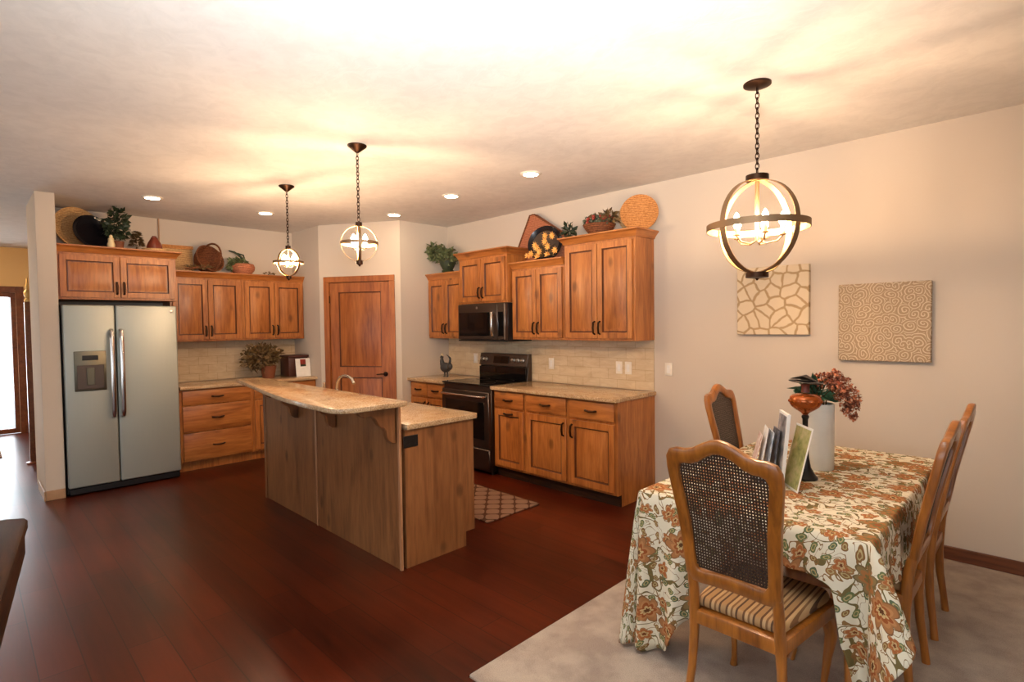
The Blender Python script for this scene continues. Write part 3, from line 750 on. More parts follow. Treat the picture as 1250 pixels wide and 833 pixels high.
def orb(name, label, cat, x, y, zc, R, w, nb, az, br, canopy):
    t = thing(name, label, cat, (x, y, zc)); top = H-zc
    bm = B(); lathe(bm, canopy, 28, (0, 0, top)); obj('canopy', bm, 'bronze', t)
    bm = B(); chain(bm, R+.03, top+canopy[-1][1]); obj('chain', bm, 'bronze', t)
    th = .004; cw = w*1.65 if R > .2 else w*1.1
    for k, (a, rr) in enumerate(((az, R), (az+PI/2, R-th-.001))):
        bm = B(); band(bm, rr, w, th, Matrix.Rotation(a, 4, 'Z') @ Matrix.Rotation(PI/2, 4, 'X')); obj('hoop', bm, ('orb', 'orb_in'), t)
    bm = B(); band(bm, R+th+.001, w, th, Matrix.Rotation(0, 4, 'Z')); obj('hoop', bm, ('orb', 'orb_in'), t)
    bm = B(); lathe(bm, [(w*.9, R-.004), (cw, R-.006), (cw, R+.022), (w*.3, R+.026), (.006, R+.03)], 20); obj('top_cap', bm, 'bronze', t)
    bm = B(); lathe(bm, [(.004, -R-.035), (.01, -R-.025), (cw, -R-.020), (cw, -R+.006)], 20); obj('bottom_cap', bm, 'bronze', t)
    bm = B(); tube(bm, [(0, 0, R), (0, 0, -R*.28)], R*.045, 10); obj('stem', bm, 'orb', t)
    for k in range(nb):
        a = az+.4+2*PI*k/nb; c, s = math.cos(a), math.sin(a); zb = -R*.16
        bm = B(); tube(bm, [(0, 0, -R*.28), (br*.35*c, br*.35*s, -R*.36), (br*.8*c, br*.8*s, -R*.32), (br*c, br*s, zb-.012)], R*.018, 8)
        lathe(bm, [(R*.02, 0), (R*.075, .004), (R*.075, .009), (R*.045, .010)], 12, (br*c, br*s, zb-.014)); arm = obj('arm', bm, 'orb', t)
        bm = B(); tube(bm, [(br*c, br*s, zb-.004), (br*c, br*s, zb+R*.17)], R*.04, 10); obj('candle_sleeve', bm, 'cream', arm)
        bm = B(); hgt = R*.22 if R > .2 else R*.44
        lathe(bm, [(.0, 0), (hgt*.2, .002), (hgt*.36, hgt*.35), (hgt*.3, hgt*.7), (hgt*.12, hgt*1.1), (.0, hgt*1.25)], 8, (br*c, br*s, zb+R*.171)); obj('bulb', bm, 'bulb' if R > .2 else 'bulb_small', arm)
    return t
cn = [(0, -.001), (.065, -.001), (.064, -.008), (.03, -.035), (.012, -.05)]
orb('pendant_light', 'small lit orb pendant over the far end of the island', 'pendant light', 2.362, -2.32, 2.10, .122, .02, 3, .4, .045, cn)
orb('pendant_light', 'small lit orb pendant over the near end of the island', 'pendant light', 3.742, -2.417, 2.10, .122, .02, 3, 1.1, .045, cn)
orb('orb_chandelier', 'large orb chandelier with candle bulbs hanging over the dining table', 'chandelier', 6.02, -1.406, 2.026, .245, .034, 5, 1.22, .12,
    [(0, -.001), (.068, -.001), (.068, -.010), (.05, -.018), (.012, -.024)])

# ------------------------------------------------------------------ dining table and cloth
TX0, TX1, TY0, TY1, TZ = 5.765, 6.68, -2.13, -.55, .745
CZ = .0125
t = thing('dining_table', 'rectangular wooden dining table hidden under the floral cloth', 'table', ((TX0+TX1)/2, (TY0+TY1)/2, CZ))
hw, hl = (TX1-TX0)/2-.004, (TY1-TY0)/2-.004
bm = B(); box(bm, -hw, hw, -hl, hl, .715-CZ, TZ-CZ-.002, .004); obj('tabletop', bm, 'chair_wood', t)
bm = B(); 
for a in (-1, 1): box(bm, a*(hw-.08)-.012, a*(hw-.08)+.012, -hl+.1, hl-.1, .63-CZ, .7145-CZ)
for a in (-1, 1): box(bm, -hw+.1, hw-.1, a*(hl-.08)-.012, a*(hl-.08)+.012, .63-CZ, .7145-CZ)
obj('apron', bm, 'chair_wood', t)
for a in (-1, 1):
    for b in (-1, 1):
        bm = B(); x, y = a*(hw-.07), b*(hl-.07)
        tube(bm, [(x, y, .714-CZ), (x, y, .6), (x, y, .35), (x, y, .08), (x, y, 0)], [.035, .034, .026, .02, .022], 12); obj('leg', bm, 'chair_wood', t)

def lerp_tab(tab, x):
    if x <= tab[0][0]: return tab[0][1]
    for (a, va), (b, vb) in zip(tab, tab[1:]):
        if x <= b:
            k = (x-a)/(b-a); k = k*k*(3-2*k); return va+(vb-va)*k
    return tab[-1][1]
def tablecloth():
    bm = B(); uvl = bm.loops.layers.uv.new('UVMap')
    W, L = TX1-TX0, TY1-TY0; r = .02
    # perimeter samples: (base point, outward dir, hem z, flare)
    per = []
    near = [(0, .05), (.05, .025), (.14, .06), (.23, .22), (.33, .50), (.5, .585), (.62, .60), (.72, .592), (.80, .575), (.85, .34), (.88, .17), (W, .13)]
    nflare = [(0, .035), (.1, .035), (.3, .03), (.5, .02), (.72, .025), (.82, .035), (W, .045)]
    right = [(0, .49), (.05, .50), (.2, .49), (.6, .505), (1.2, .50), (L-.12, .5), (L, .46)]
    far = [(0, .46), (.15, .48), (W-.15, .45), (W, .2)]
    left = [(0, .2), (.15, .44), (.7, .51), (1.2, .50), (L-.2, .30), (L-.08, .10), (L, .05)]
    def side(n, P0, P1, nrm, tab, ftab, k0):
        ln = (P1-P0).length
        for i in range(n+1):
            d = ln*i/n; p = P0.lerp(P1, i/n)
            per.append((p, nrm, lerp_tab(tab, d), lerp_tab(ftab, d) if isinstance(ftab, list) else ftab, d+k0))
    def corner(P, a0, a1, z0, z1, f0, f1, fm, zm=None, n=12):
        for i in range(1, n):
            k = i/n; a = math.radians(a0+(a1-a0)*k)
            z = z0+(z1-z0)*k
            if zm is not None: z += (zm-(z0+z1)/2)*math.sin(PI*k)
            per.append((P, Vector((math.cos(a), math.sin(a))), z, f0+(f1-f0)*k+fm*math.sin(PI*k), k*.1))
    A, Bp, C, D = Vector((TX0, TY0)), Vector((TX1, TY0)), Vector((TX1, TY1)), Vector((TX0, TY1))
    side(70, A, Bp, Vector((0, -1)), near, nflare, 0)
    corner(Bp, -90, 0, .13, .49, .045, .03, .12, .42)
    side(70, Bp, C, Vector((1, 0)), right, .006, 0)
    corner(C, 0, 90, .46, .46, .012, .012, .01)
    side(40, C, D, Vector((0, 1)), far, .02, 0)
    corner(D, 90, 180, .2, .2, .02, .02, .06)
    side(70, D, A, Vector((-1, 0)), left, [(0, .006), (L-.3, .006), (L, .025)], 0)
    corner(A, 180, 270, .05, .05, .025, .035, .035, .03)
    n = len(per); rows = 22; vs = []
    for i, (p, nr, hz, fl, s) in enumerate(per):
        colv = []
        drop = TZ+.004-max(hz, .022)
        w1 = math.sin(i*.52+1.1*math.sin(i*.13)); w2 = math.sin(i*.9+.6)
        deep = min(1, max(0, (drop-.24)/.35))
        for j in range(rows+1):
            t_ = j/rows
            o = .0035+.009*min(1, t_*8)+fl*t_**.8+(.006+.030*deep)*t_*w1+(.004+.010*deep)*t_*w2
            o = max(o, .0045+.003*min(1, t_*8))
            z = TZ+.0035-drop*t_
            if j == 0: o = .0; z = TZ+.0035
            if j == 1: z = TZ-.004; o = max(o, .007)
            sl = math.hypot(drop*t_, 0)
            x, y = p.x+nr.x*o, p.y+nr.y*o
            colv.append((bm.verts.new((x, y, z)), (p.x+nr.x*sl, p.y+nr.y*sl)))
        vs.append(colv)
    def quad(idx):
        f = bm.faces.new([v for v, _ in idx])
        for lp, (_, u) in zip(f.loops, idx): lp[uvl].uv = u
        f.smooth = True
    for i in range(n):
        a, b = vs[i], vs[(i+1) % n]
        for j in range(rows):
            q = [a[j], a[j+1], b[j+1], b[j]]
            if (q[0][0].co-q[3][0].co).length < 1e-6: q = q[:3] if False else q
            quad(q)
    ring = [vs[i][0] for i in range(n)]
    f = bm.faces.new([v for v, _ in ring])
    for lp, (_, u) in zip(f.loops, ring): lp[uvl].uv = u
    bmesh.ops.remove_doubles(bm, verts=bm.verts, dist=1e-6)
    top = [f for f in bm.faces if len(f.verts) > 8]
    o = obj('tablecloth', bm, 'cloth', smooth=False)
    for pl in o.data.polygons: pl.use_smooth = len(pl.vertices) < 8
    sm = o.modifiers.new('thickness', 'SOLIDIFY'); sm.thickness = .0015; sm.offset = 1
    return tag(o, 'cream tablecloth with brown, rust and green flowers draped over dining table', 'tablecloth')
tablecloth()

# ------------------------------------------------------------------ chairs
def make_chair(label):
    t = thing('dining_chair', label, 'chair', group='cane-back dining chairs')
    lean = lambda z: -.225-max(0, z-.45)*.17-max(0, z-.75)*.05
    half_o = [(0, .548), (.07, .546), (.13, .542), (.175, .545), (.196, .575), (.200, .63), (.204, .72), (.212, .81), (.224, .90), (.234, .985), (.232, 1.03), (.216, 1.057), (.18, 1.067), (.148, 1.066), (.112, 1.074), (.07, 1.096), (.03, 1.112), (0, 1.116)]
    half_i = [(0, .605), (.06, .603), (.11, .597), (.135, .598), (.147, .615), (.150, .66), (.153, .73), (.159, .81), (.171, .90), (.180, .96), (.180, .985), (.170, 1.002), (.150, 1.009), (.122, 1.010), (.09, 1.022), (.055, 1.044), (.025, 1.058), (0, 1.062)]
    O = half_o+[(-x, z) for x, z in half_o[-2:0:-1]]; I = half_i+[(-x, z) for x, z in half_i[-2:0:-1]]
    bm = B(); rings = []; th = .017; ns = 12
    for (ox, oz), (ix, iz) in zip(O, I):
        c = Vector(((ox+ix)/2, (oz+iz)/2)); h = Vector((ox-ix, oz-iz))/2; ring = []
        for k in range(ns):
            a = 2*PI*k/ns; ca, sa = math.cos(a), math.sin(a)
            ca = math.copysign(abs(ca)**.6, ca); sa = math.copysign(abs(sa)**.6, sa)
            z = c.y+h.y*ca; ring.append(bm.verts.new((c.x+h.x*ca, lean(z)+th*sa, z)))
        rings.append(ring)
    for i in range(len(rings)):
        a, b = rings[i], rings[(i+1) % len(rings)]
        for k in range(ns): bm.faces.new((a[k], a[(k+1) % ns], b[(k+1) % ns], b[k]))
    obj('backrest_frame', bm, 'chair_wood', t)
    # woven cane
    bm = B()
    def halfw(z):
        pts = [(z_, x_) for x_, z_ in half_i if x_ > .1]; best = .153
        for (za, xa), (zb, xb) in zip(pts, pts[1:]):
            if min(za, zb) <= z <= max(za, zb) and zb != za: best = xa+(xb-xa)*(z-za)/(zb-za)
        return best+.004
    def topz(x):
        x = abs(x); pts = [(x_, z_) for x_, z_ in half_i if z_ > .98][::-1]
        for (xa, za), (xb, zb) in zip(pts, pts[1:]):
            if xa <= x <= xb: return za+(zb-za)*(x-xa)/(xb-xa)+.004
        return 1.0
    sp = .0115; w = .0033; z = .606
    def strip(P, Q, ww, dy, ax):
        n = 1
        a = Vector(P); b = Vector(Q)
        s = Vector((ww, 0, 0)) if ax == 'v' else Vector((0, 0, ww))
        vs = [bm.verts.new(v+Vector((0, d, 0))) for v in (a-s, a+s, b+s, b-s) for d in (dy-.0007, dy+.0007)]
        for f in ((0, 2, 4, 6), (1, 7, 5, 3), (0, 1, 3, 2), (4, 5, 7, 6), (2, 3, 5, 4), (0, 6, 7, 1)): bm.faces.new([vs[i] for i in f])
    while z < 1.066:
        if z < .995: hwid = halfw(z)
        else:
            hwid = 0
            for q in range(190):
                if topz(q/1000) > z: hwid = q/1000
        if hwid > .01: strip((-hwid, lean(z), z), (hwid, lean(z), z), w, .0008, 'h')
        z += sp
    nx = int(.186/sp)
    for k in range(-nx, nx+1):
        x = k*sp; z0 = .603; z1 = topz(x)
        if abs(x) > .150:
            for zz in range(600, 960, 4):
                if halfw(zz/1000) >= abs(x): z0 = zz/1000; break
        zm = .75 if z0 < .75 < z1 else (z0+z1)/2
        strip((x, lean(z0), z0), (x, lean(zm), zm), w, -.0008, 'v'); strip((x, lean(zm), zm), (x, lean(z1), z1), w, -.0008, 'v')
    obj('cane_panel', bm, 'cane', t, smooth=False)
    # seat frame and cushion
    def outline(rw, fw, d0, d1, n=8, fr=.05):
        pts = [(-rw, d0), (rw, d0)]
        for k in range(n+1):
            a = k/n*PI/2; pts.append((fw-fr+fr*math.cos(a), d1-fr+fr*math.sin(a)))
        for k in range(n+1):
            a = PI/2+k/n*PI/2; pts.append((-fw+fr+fr*math.cos(a), d1-fr+fr*math.sin(a)))
        return pts
    bm = B(); prism(bm, outline(.195, .245, -.235, .225), .372, .425, 'xy', .006, 2); obj('seat_frame', bm, 'chair_wood', t)
    bm = B(); prism(bm, outline(.178, .226, -.205, .208), .4255, .466, 'xy', .018, 4); obj('seat_cushion', bm, 'stripe', t)
    for s in (-1, 1):
        bm = B(); tube(bm, [(s*.176, -.243, .575), (s*.176, -.228, .50), (s*.178, -.222, .42), (s*.182, -.218, .32), (s*.188, -.224, .2), (s*.20, -.238, .08), (s*.208, -.245, 0)],
                       [(.02, .019), (.021, .021), (.022, .022), (.020, .020), (.018, .018), (.016, .016), (.017, .017)], 10); obj('leg', bm, 'chair_wood', t)
        bm = B(); tube(bm, [(s*.205, .185, .371), (s*.217, .197, .33), (s*.222, .203, .28), (s*.212, .192, .2), (s*.202, .180, .1), (s*.205, .185, .04), (s*.215, .198, .0)],
                       [.03, .03, .026, .019, .014, .014, .019], 10); obj('leg', bm, 'chair_wood', t)
    for c_ in [x for x in bpy.data.objects if x.parent == t]:
        c_.data.transform(Matrix.Diagonal((.88, 1, 1, 1)))
    return t
def copy_tree(o, parent=None):
    c = o.copy(); COL.objects.link(c)
    if parent is not None: c.parent = parent
    for ch in [x for x in bpy.data.objects if x.parent == o]: copy_tree(ch, c)
    return c
ch = make_chair('cane-back chair at the table end facing the wall with its caned back toward the room')
ch.location = (6.322, -2.185, CZ); ch.rotation_euler = (0, 0, math.radians(-1))
for lab, loc, rz in (('cane-back chair across the table, its back showing above the stacked cards', (5.932, -.90, CZ), -PI/2),
                     ('cane-back chair seen edge-on nearest the baseboard, behind the other edge-on chair', (6.50, -.97, CZ), PI/2),
                     ('cane-back chair seen edge-on beside the hanging corner of the tablecloth', (6.50, -1.58, CZ), PI/2)):
    c = copy_tree(ch); c.location = loc; c.rotation_euler = (0, 0, rz); c['label'] = lab

# ------------------------------------------------------------------ things on the dining table
TT = TZ+.0055
v = thing('flower_vase', 'tall white cylindrical vase standing on the floral tablecloth', 'vase', (6.26, -1.18, TT))
bm = B(); lathe(bm, [(.0, 0), (.062, 0), (.065, .006), (.066, .34), (.063, .345), (.058, .34), (.057, .02), (0, .018)], 36); obj('vase_body', bm, 'ceramic', v)
fl = thing('dried_flowers', 'bunch of rust and burgundy dried blossoms with green leaves in vase', 'flowers', (6.26, -1.18, TT+.35))
bm = B(); leaves(bm, (-.03, .0, .04), (.07, .07, .05), 90, .075, .045, 5, zmin=.0); obj('foliage', bm, 'leaf_teal', fl)
bm = B()
for a in range(9):
    ang = a*.7; tube(bm, [(.01*math.cos(ang), .01*math.sin(ang), -.2), (.03*math.cos(ang), .03*math.sin(ang), .02), (.09*math.cos(ang)+.05, .07*math.sin(ang), .08)], .0025, 5)
obj('stems', bm, 'stem', fl)
bmA, bmB = B(), B(); r = random.Random(3)
for (cx, cy, cz, R, n) in ((.10, -.02, .09, .06, 90), (.13, -.01, .04, .055, 80), (.06, .0, .13, .05, 60), (-.0, .0, .11, .05, 50), (-.05, .01, .10, .035, 26), (.15, -.02, -.0, .035, 34), (.12, 0, -.03, .028, 20), (.155, -.02, -.05, .022, 16)):
    for _ in range(n):
        u = Vector((r.gauss(0, 1), r.gauss(0, 1), r.gauss(0, 1))).normalized()*R*r.random()**.35
        p = Vector((cx, cy, cz))+u; tgt = bmA if r.random() < .6 else bmB
        for q in range(4):
            leaf(tgt, p, (r.uniform(-1, 1), r.uniform(-1, 1), r.uniform(-1, 1)), (r.uniform(-1, 1), 0, 1), .017, .014)
obj('blossoms', bmA, 'bloom', fl); obj('blossoms', bmB, 'bloom2', fl)
h = thing('candle_holder', 'tall black turned candle stand carrying an amber glass bowl', 'candle holder', (6.262, -1.432, TT))
bm = B(); lathe(bm, [(.0, 0), (.056, 0), (.057, .008), (.045, .02), (.026, .05), (.018, .09), (.014, .16), (.0125, .24), (.013, .262), (.017, .268), (.017, .275), (.012, .28), (0, .281)], 28); obj('stand', bm, 'black', h)
bm = B(); lathe(bm, [(0, .2815), (.012, .2815), (.02, .290), (.042, .302), (.062, .316), (.071, .330), (.072, .345), (.069, .358), (.060, .366), (.04, .372), (0, .374)], 36)
for k in range(16):
    a = 2*PI*k/16; ball(bm, (.069*math.cos(a), .069*math.sin(a), .34), .009, 1)
obj('amber_bowl', bm, 'amber', h)
bm = B(); lathe(bm, [(0, .379), (.02, .379), (.018, .40), (.022, .415), (.0, .418)], 14); obj('candle', bm, 'redbrown', h)
bm = B(); leaf(bm, (-.075, 0, .435), (1, .1, -.02), (0, 0, 1), .15, .1)
t = B(); bmesh.ops.create_icosphere(t, subdivisions=3, radius=1); merge(bm, t, Matrix.Translation((.0, 0, .424)) @ Matrix.Rotation(.06, 4, 'Y') @ Matrix.Diagonal((.078, .05, .007, 1))); obj('dish', bm, 'black', h)
for c_ in h.children: c_.scale = (1, 1, 1.13)
# cards and frames (thin boards standing, foreshortened from the camera)
def board(name, label, cat, c, w, hgt, th, rz, tilt, mats, pic=None):
    t = thing(name, label, cat, (c[0], c[1], TT+.0005), math.radians(rz))
    mm = Matrix.Rotation(math.radians(tilt), 4, 'Y')
    def put(nm, x0, x1, y0, y1, z0, z1, m):
        bm = B(); q = B(); box(q, x0, x1, y0, y1, z0, z1, .0008); merge(bm, q, mm)
        zmin = min(v.co.z for v in bm.verts)
        return bm
    bm = put('b', -th/2, th/2, -w/2, w/2, 0, hgt, 0); dz = -min(v.co.z for v in bm.verts)
    bmesh.ops.translate(bm, verts=bm.verts, vec=(0, 0, dz)); o = obj('board' if th < .006 else 'frame', bm, mats, t)
    for (side, m, mg) in (pic or []):
        x = side*(th/2+.0006); bm = put('p', x-.0004, x+.0004, -w/2+mg, w/2-mg, mg, hgt-mg, 0)
        bmesh.ops.translate(bm, verts=bm.verts, vec=(0, 0, dz)); obj('picture', bm, m, t)
    return t
def photo(name, cols, sc=18):
    n = NT(name, .35); f = n.noise(n.pos(), sc, 3, .6)
    k = len(cols); n.set('Base Color', n.ramp(f, [(.3+.4*i/(k-1), c) for i, c in enumerate(cols)])); return n.m
M['ph_grey'] = photo('grey_photo', [srgb(60, 62, 70), srgb(150, 152, 156), srgb(206, 190, 176)])
M['ph_green'] = photo('olive_photo', [srgb(112, 116, 58), srgb(170, 166, 104), srgb(206, 190, 146)])
M['ph_blue'] = photo('blue_print', [srgb(96, 112, 134), srgb(190, 200, 208), srgb(226, 226, 224)], 30)
M['ph_pink'] = photo('pink_print', [srgb(180, 120, 96), srgb(226, 206, 196), srgb(240, 232, 226)], 30)
M['ph_dark'] = photo('dark_print', [srgb(40, 40, 48), srgb(80, 82, 92), srgb(150, 150, 156)], 30)
board('picture_frame', 'white-edged picture frame standing between green card and pale mail', 'picture frame', (6.205, -1.64), .16, .35, .014, 31, 5, 'white', [(-1, 'ph_grey', .012)])
board('greeting_card', 'large olive green card with white border leaning before candle stand', 'card', (6.262, -1.655), .17, .30, .003, 40, 13, 'white', [(1, 'ph_green', .010), (-1, 'ph_green', .01)])
board('booklet', 'dark-printed booklet standing directly behind the white picture frame', 'booklet', (6.165, -1.635), .13, .27, .005, 29, 7, 'ph_dark')
board('envelope', 'pale blue envelope standing between dark booklet and pink card', 'envelope', (6.132, -1.63), .13, .255, .005, 28, 9, 'ph_blue')
board('magazine', 'grey-white folded mailer standing behind the pale blue envelope', 'magazine', (6.100, -1.625), .12, .27, .004, 27, 10, 'white', [(1, 'ph_blue', .02)])
board('greeting_card', 'pink and white card, outermost of the mail behind the chair', 'card', (6.060, -1.62), .12, .235, .003, 27, 14, 'ph_pink')

# ------------------------------------------------------------------ things on kitchen counters
CT = .9165
p = thing('potted_plant', 'brown-green leafy plant in a terracotta pot on back counter', 'plant', (.36, -1.745, CT))
bm = B(); lathe(bm, [(0, 0), (.068, 0), (.088, .13), (.092, .15), (.08, .15), (.076, .13), (0, .128)], 24); obj('pot', bm, 'terracotta', p)
bm = B(); leaves(bm, (-.02, -.10, .27), (.13, .20, .15), 330, .07, .04, 11); leaves(bm, (0, .06, .27), (.1, .09, .09), 80, .065, .035, 12); obj('foliage', bm, 'leaf_olive', p)
bm = B()
for k in range(14):
    a = k*.9; tube(bm, [(.02*math.cos(a), .02*math.sin(a), .125), (.04*math.cos(a), .05*math.sin(a)-.03, .22), (.08*math.cos(a), .13*math.sin(a)-.08, .32)], .0025, 5)
obj('stems', bm, 'stem', p)
b = thing('bread_box', 'dark red-brown wooden box at the pantry end of back counter', 'box', (.30, -1.40, CT))
bm = B(); box(bm, -.13, .13, -.125, .125, 0, .235, .012, seg=2); obj('box_body', bm, 'boxred', b)
bm = B(); box(bm, -.135, .138, -.13, .13, .2355, .265, .006); obj('lid', bm, 'boxred', b)
c = thing('photo_card', 'small white stand-up card with a tiny red picture near top', 'card', (.50, -1.368, CT), PI/2)
def leanboard(bm, x0, x1, y0, y1, z0, z1, tilt=-8, dz=.0):
    q = B(); box(q, x0, x1, y0, y1, z0, z1, .001); merge(bm, q, Matrix.Translation((0, 0, dz)) @ Matrix.Rotation(math.radians(tilt), 4, 'X')); return bm
bm = B(); leanboard(bm, -.093, .093, -.003, .003, .001, .225); obj('board', bm, 'white', c)
bm = B(); leanboard(bm, -.035, .035, -.0045, -.0034, .125, .215); obj('picture', bm, 'berry', c)
bm = B(); leanboard(bm, -.035, .035, -.0052, -.0047, .125, .150); obj('picture_base', bm, 'leaf_dark', c)
g = thing('figurine', 'dark charcoal rooster figurine on the counter left of range', 'figurine', (2.02, -.33, CT))
bm = B(); ball(bm, (0, 0, .115), .07, 3, (1.15, .75, .85)); ball(bm, (.075, 0, .13), .045, 2, (1, .7, 1)); obj('body', bm, 'rooster', g)
bm = B(); tube(bm, [(-.05, 0, .14), (-.07, 0, .19), (-.066, 0, .225)], [.035, .024, .016], 10); ball(bm, (-.067, 0, .235), .021, 2); tube(bm, [(-.08, 0, .233), (-.105, 0, .226)], [.008, .002], 6); obj('head', bm, 'rooster', g)
bm = B(); prism(bm, [(-.085, .25), (-.08, .28), (-.068, .262), (-.058, .29), (-.05, .262), (-.04, .275), (-.045, .245)], -.004, .004, 'xz'); obj('comb', bm, 'cream', g)
bm = B()
for k in range(5): tube(bm, [(.06, 0, .14), (.11-.008*k, (k-2)*.006, .19+.01*k), (.10-.025*k, (k-2)*.008, .235+.008*k)], [.012, .009, .003], 6)
obj('tail', bm, 'rooster', g)
for s in (-.02, .035):
    bm = B(); tube(bm, [(s, 0, .07), (s, 0, .008)], .008, 6); ball(bm, (s-.008, 0, .007), .007, 1, (3, 2, 1)); obj('leg', bm, 'rooster', g)

# ------------------------------------------------------------------ decor on the cabinets
def dish(name, label, cat, c, r, th, mat, nrm_az, tilt, rim=.12, well='same', sy=1.0):
    """plate standing on its edge, face turned to azimuth nrm_az and tipped back by tilt"""
    t = thing(name, label, cat, c)
    mm = Matrix.Rotation(math.radians(nrm_az), 4, 'Z') @ Matrix.Rotation(PI/2-math.radians(tilt), 4, 'Y')
    bm = B(); q = B(); lathe(q, [(0, 0), (r*(1-rim*1.6), 0), (r*(1-rim), th*.4), (r, th), (r*1.0, th+.006), (r*(1-rim)*.99, th*.4+.008), (r*(1-rim*1.7), .008), (0, .008)], 48)
    merge(bm, q, mm @ Matrix.Diagonal((1, sy, 1, 1)))
    dz = -min(v.co.z for v in bm.verts); bmesh.ops.translate(bm, verts=bm.verts, vec=(0, 0, dz)); obj('rim', bm, mat, t)
    if well != 'same':
        bm = B(); q = B(); lathe(q, [(0, .0085), (r*(1-rim*1.8), .0085), (r*(1-rim*1.8), .010), (0, .010)], 40); merge(bm, q, mm @ Matrix.Diagonal((1, sy, 1, 1)))
        bmesh.ops.translate(bm, verts=bm.verts, vec=(0, 0, dz)); obj('well', bm, well, t)
    return t
ZF = 2.333     # top of refrigerator cabinet crown
dish('wicker_charger', 'large round tan tray leaning behind the black plate over the refrigerator', 'tray', (.16, -3.505, ZF), .222, .03, 'wicker_tan', 20, 14, .2)
dish('decorative_plate', 'large black plate leaning against the tan tray over the refrigerator', 'plate', (.34, -3.415, ZF), .175, .025, 'plate_dark', 18, 16, .14)
p = thing('trailing_plant', 'dark leafy ivy bunch beside the black plate over the refrigerator', 'plant', (.45, -3.225, ZF))
bm = B(); lathe(bm, [(0, 0), (.045, 0), (.055, .08), (.05, .082), (0, .07)], 16); obj('pot', bm, 'terracotta', p)
bm = B(); leaves(bm, (0, 0, .24), (.06, .09, .17), 190, .06, .045, 21, zmin=.085); leaves(bm, (.03, -.08, .20), (.05, .05, .1), 40, .05, .035, 22, zmin=.02); obj('foliage', bm, 'leaf_dark', p)
f = thing('figurine', 'small cream upright figurine in front of the dark ivy', 'figurine', (.57, -3.30, ZF))
bm = B(); lathe(bm, [(0, 0), (.03, 0), (.034, .03), (.024, .06), (.026, .085), (.014, .10), (.016, .115), (0, .128)], 14); obj('figure', bm, 'cream', f)
p = thing('ornamental_tree', 'small dark cone-shaped tree ornament between ivy and red-brown bell', 'ornament', (.40, -3.055, ZF))
bm = B(); lathe(bm, [(0, 0), (.03, 0), (.03, .02), (.01, .025), (.009, .05)], 12); obj('trunk', bm, 'stem', p)
bm = B(); r = random.Random(5)
for k in range(260):
    zz = r.random(); rad = (1-zz)*.06+.008; a = r.random()*2*PI; leaf(bm, (rad*.6*math.cos(a), rad*.6*math.sin(a), .05+zz*.15), (math.cos(a), math.sin(a), .25), (0, 0, 1), .045, .026)
obj('foliage', bm, 'leaf_olive', p)
f = thing('bell_ornament', 'red-brown bell-shaped jar on the flat tan basket over the refrigerator', 'ornament', (.47, -2.915, ZF+.0285))
bm = B(); lathe(bm, [(0, 0), (.072, 0), (.07, .03), (.055, .07), (.034, .105), (.03, .12), (.02, .125), (.022, .135), (0, .14)], 24); obj('jar', bm, 'redbrown', f)
f = thing('flat_basket', 'flat tan woven basket under the red-brown bell jar', 'basket', (.47, -2.915, ZF))
bm = B(); lathe(bm, [(0, 0), (.10, 0), (.115, .02), (.115, .028), (.0, .0275)], 28); obj('weave', bm, 'wicker_tan', f)
ZU = 2.171
f = thing('woven_tray', 'tan rectangular woven tray leaning beside the refrigerator cabinet', 'tray', (.10, -2.60, ZU), PI/2)
bm = B(); leanboard(bm, -.145, .145, -.01, .01, .004, .30, -10); obj('weave', bm, 'wicker_tan', f)
bm = B(); leanboard(bm, -.155, .155, -.016, -.0105, .270, .31, -10); obj('rim', bm, 'wicker_orange', f)
f = thing('wicker_basket', 'dark brown wicker basket tipped on its side above cabinets', 'basket', (.20, -2.345, ZU))
mm = Matrix.Translation((0, 0, .135)) @ Matrix.Rotation(math.radians(18), 4, 'Z') @ Matrix.Rotation(math.radians(68), 4, 'Y')
bm = B(); q = B(); lathe(q, [(0, -.08), (.08, -.08), (.115, -.02), (.135, .05), (.138, .06), (.126, .06), (.105, -.02), (.07, -.068), (0, -.068)], 32); merge(bm, q, mm)
dz = -min(v.co.z for v in bm.verts); bmesh.ops.translate(bm, verts=bm.verts, vec=(0, 0, dz)); obj('weave', bm, 'wicker_brown', f); f.scale = (1.2, 1.2, 1.2)
bm = B(); q = B(); tube(q, [(.13*math.cos(a*PI/12), .0, .06+.16*math.sin(a*PI/12)) for a in range(13)], .009, 8); merge(bm, q, Matrix.Translation((0, 0, dz)) @ mm); obj('handle', bm, 'wicker_brown', f)
f = thing('dried_branch', 'low brown dried branch lying before the dark wicker basket', 'branch', (.40, -2.52, ZU))
bm = B(); tube(bm, [(0, -.10, .012), (.01, -.02, .03), (0, .08, .045), (.0, .16, .02)], [.008, .014, .014, .008], 8); obj('stem', bm, 'wicker_brown', f)
bm = B(); leaves(bm, (0, .03, .03), (.03, .13, .02), 50, .05, .025, 31, zmin=.004); obj('leaves', bm, 'leaf_olive', f)
f = thing('apple_basket', 'red-brown rounded basket with green leaves and bent dark handle', 'basket', (.20, -1.955, ZU))
bm = B(); lathe(bm, [(0, 0), (.09, 0), (.13, .05), (.135, .09), (.12, .125), (.11, .12), (.115, .085), (.08, .02), (0, .015)], 30); obj('weave', bm, 'wicker_red', f)
bm = B(); leaves(bm, (.0, -.06, .125), (.09, .09, .05), 110, .06, .045, 41, zmin=.02); leaves(bm, (.04, -.13, .09), (.04, .04, .05), 40, .05, .04, 42, zmin=.01); obj('foliage', bm, 'leaf', f)
bm = B(); tube(bm, [(.0, .10, .10), (.0, .03, .165), (0, -.04, .23), (.0, -.09, .262), (0, -.15, .275)], [.016, .015, .013, .012, .008], 8); tube(bm, [(.0, .03, .165), (0, .01, .235), (0, -.06, .25)], .010, 6); obj('handle', bm, 'leaf_dark', f)
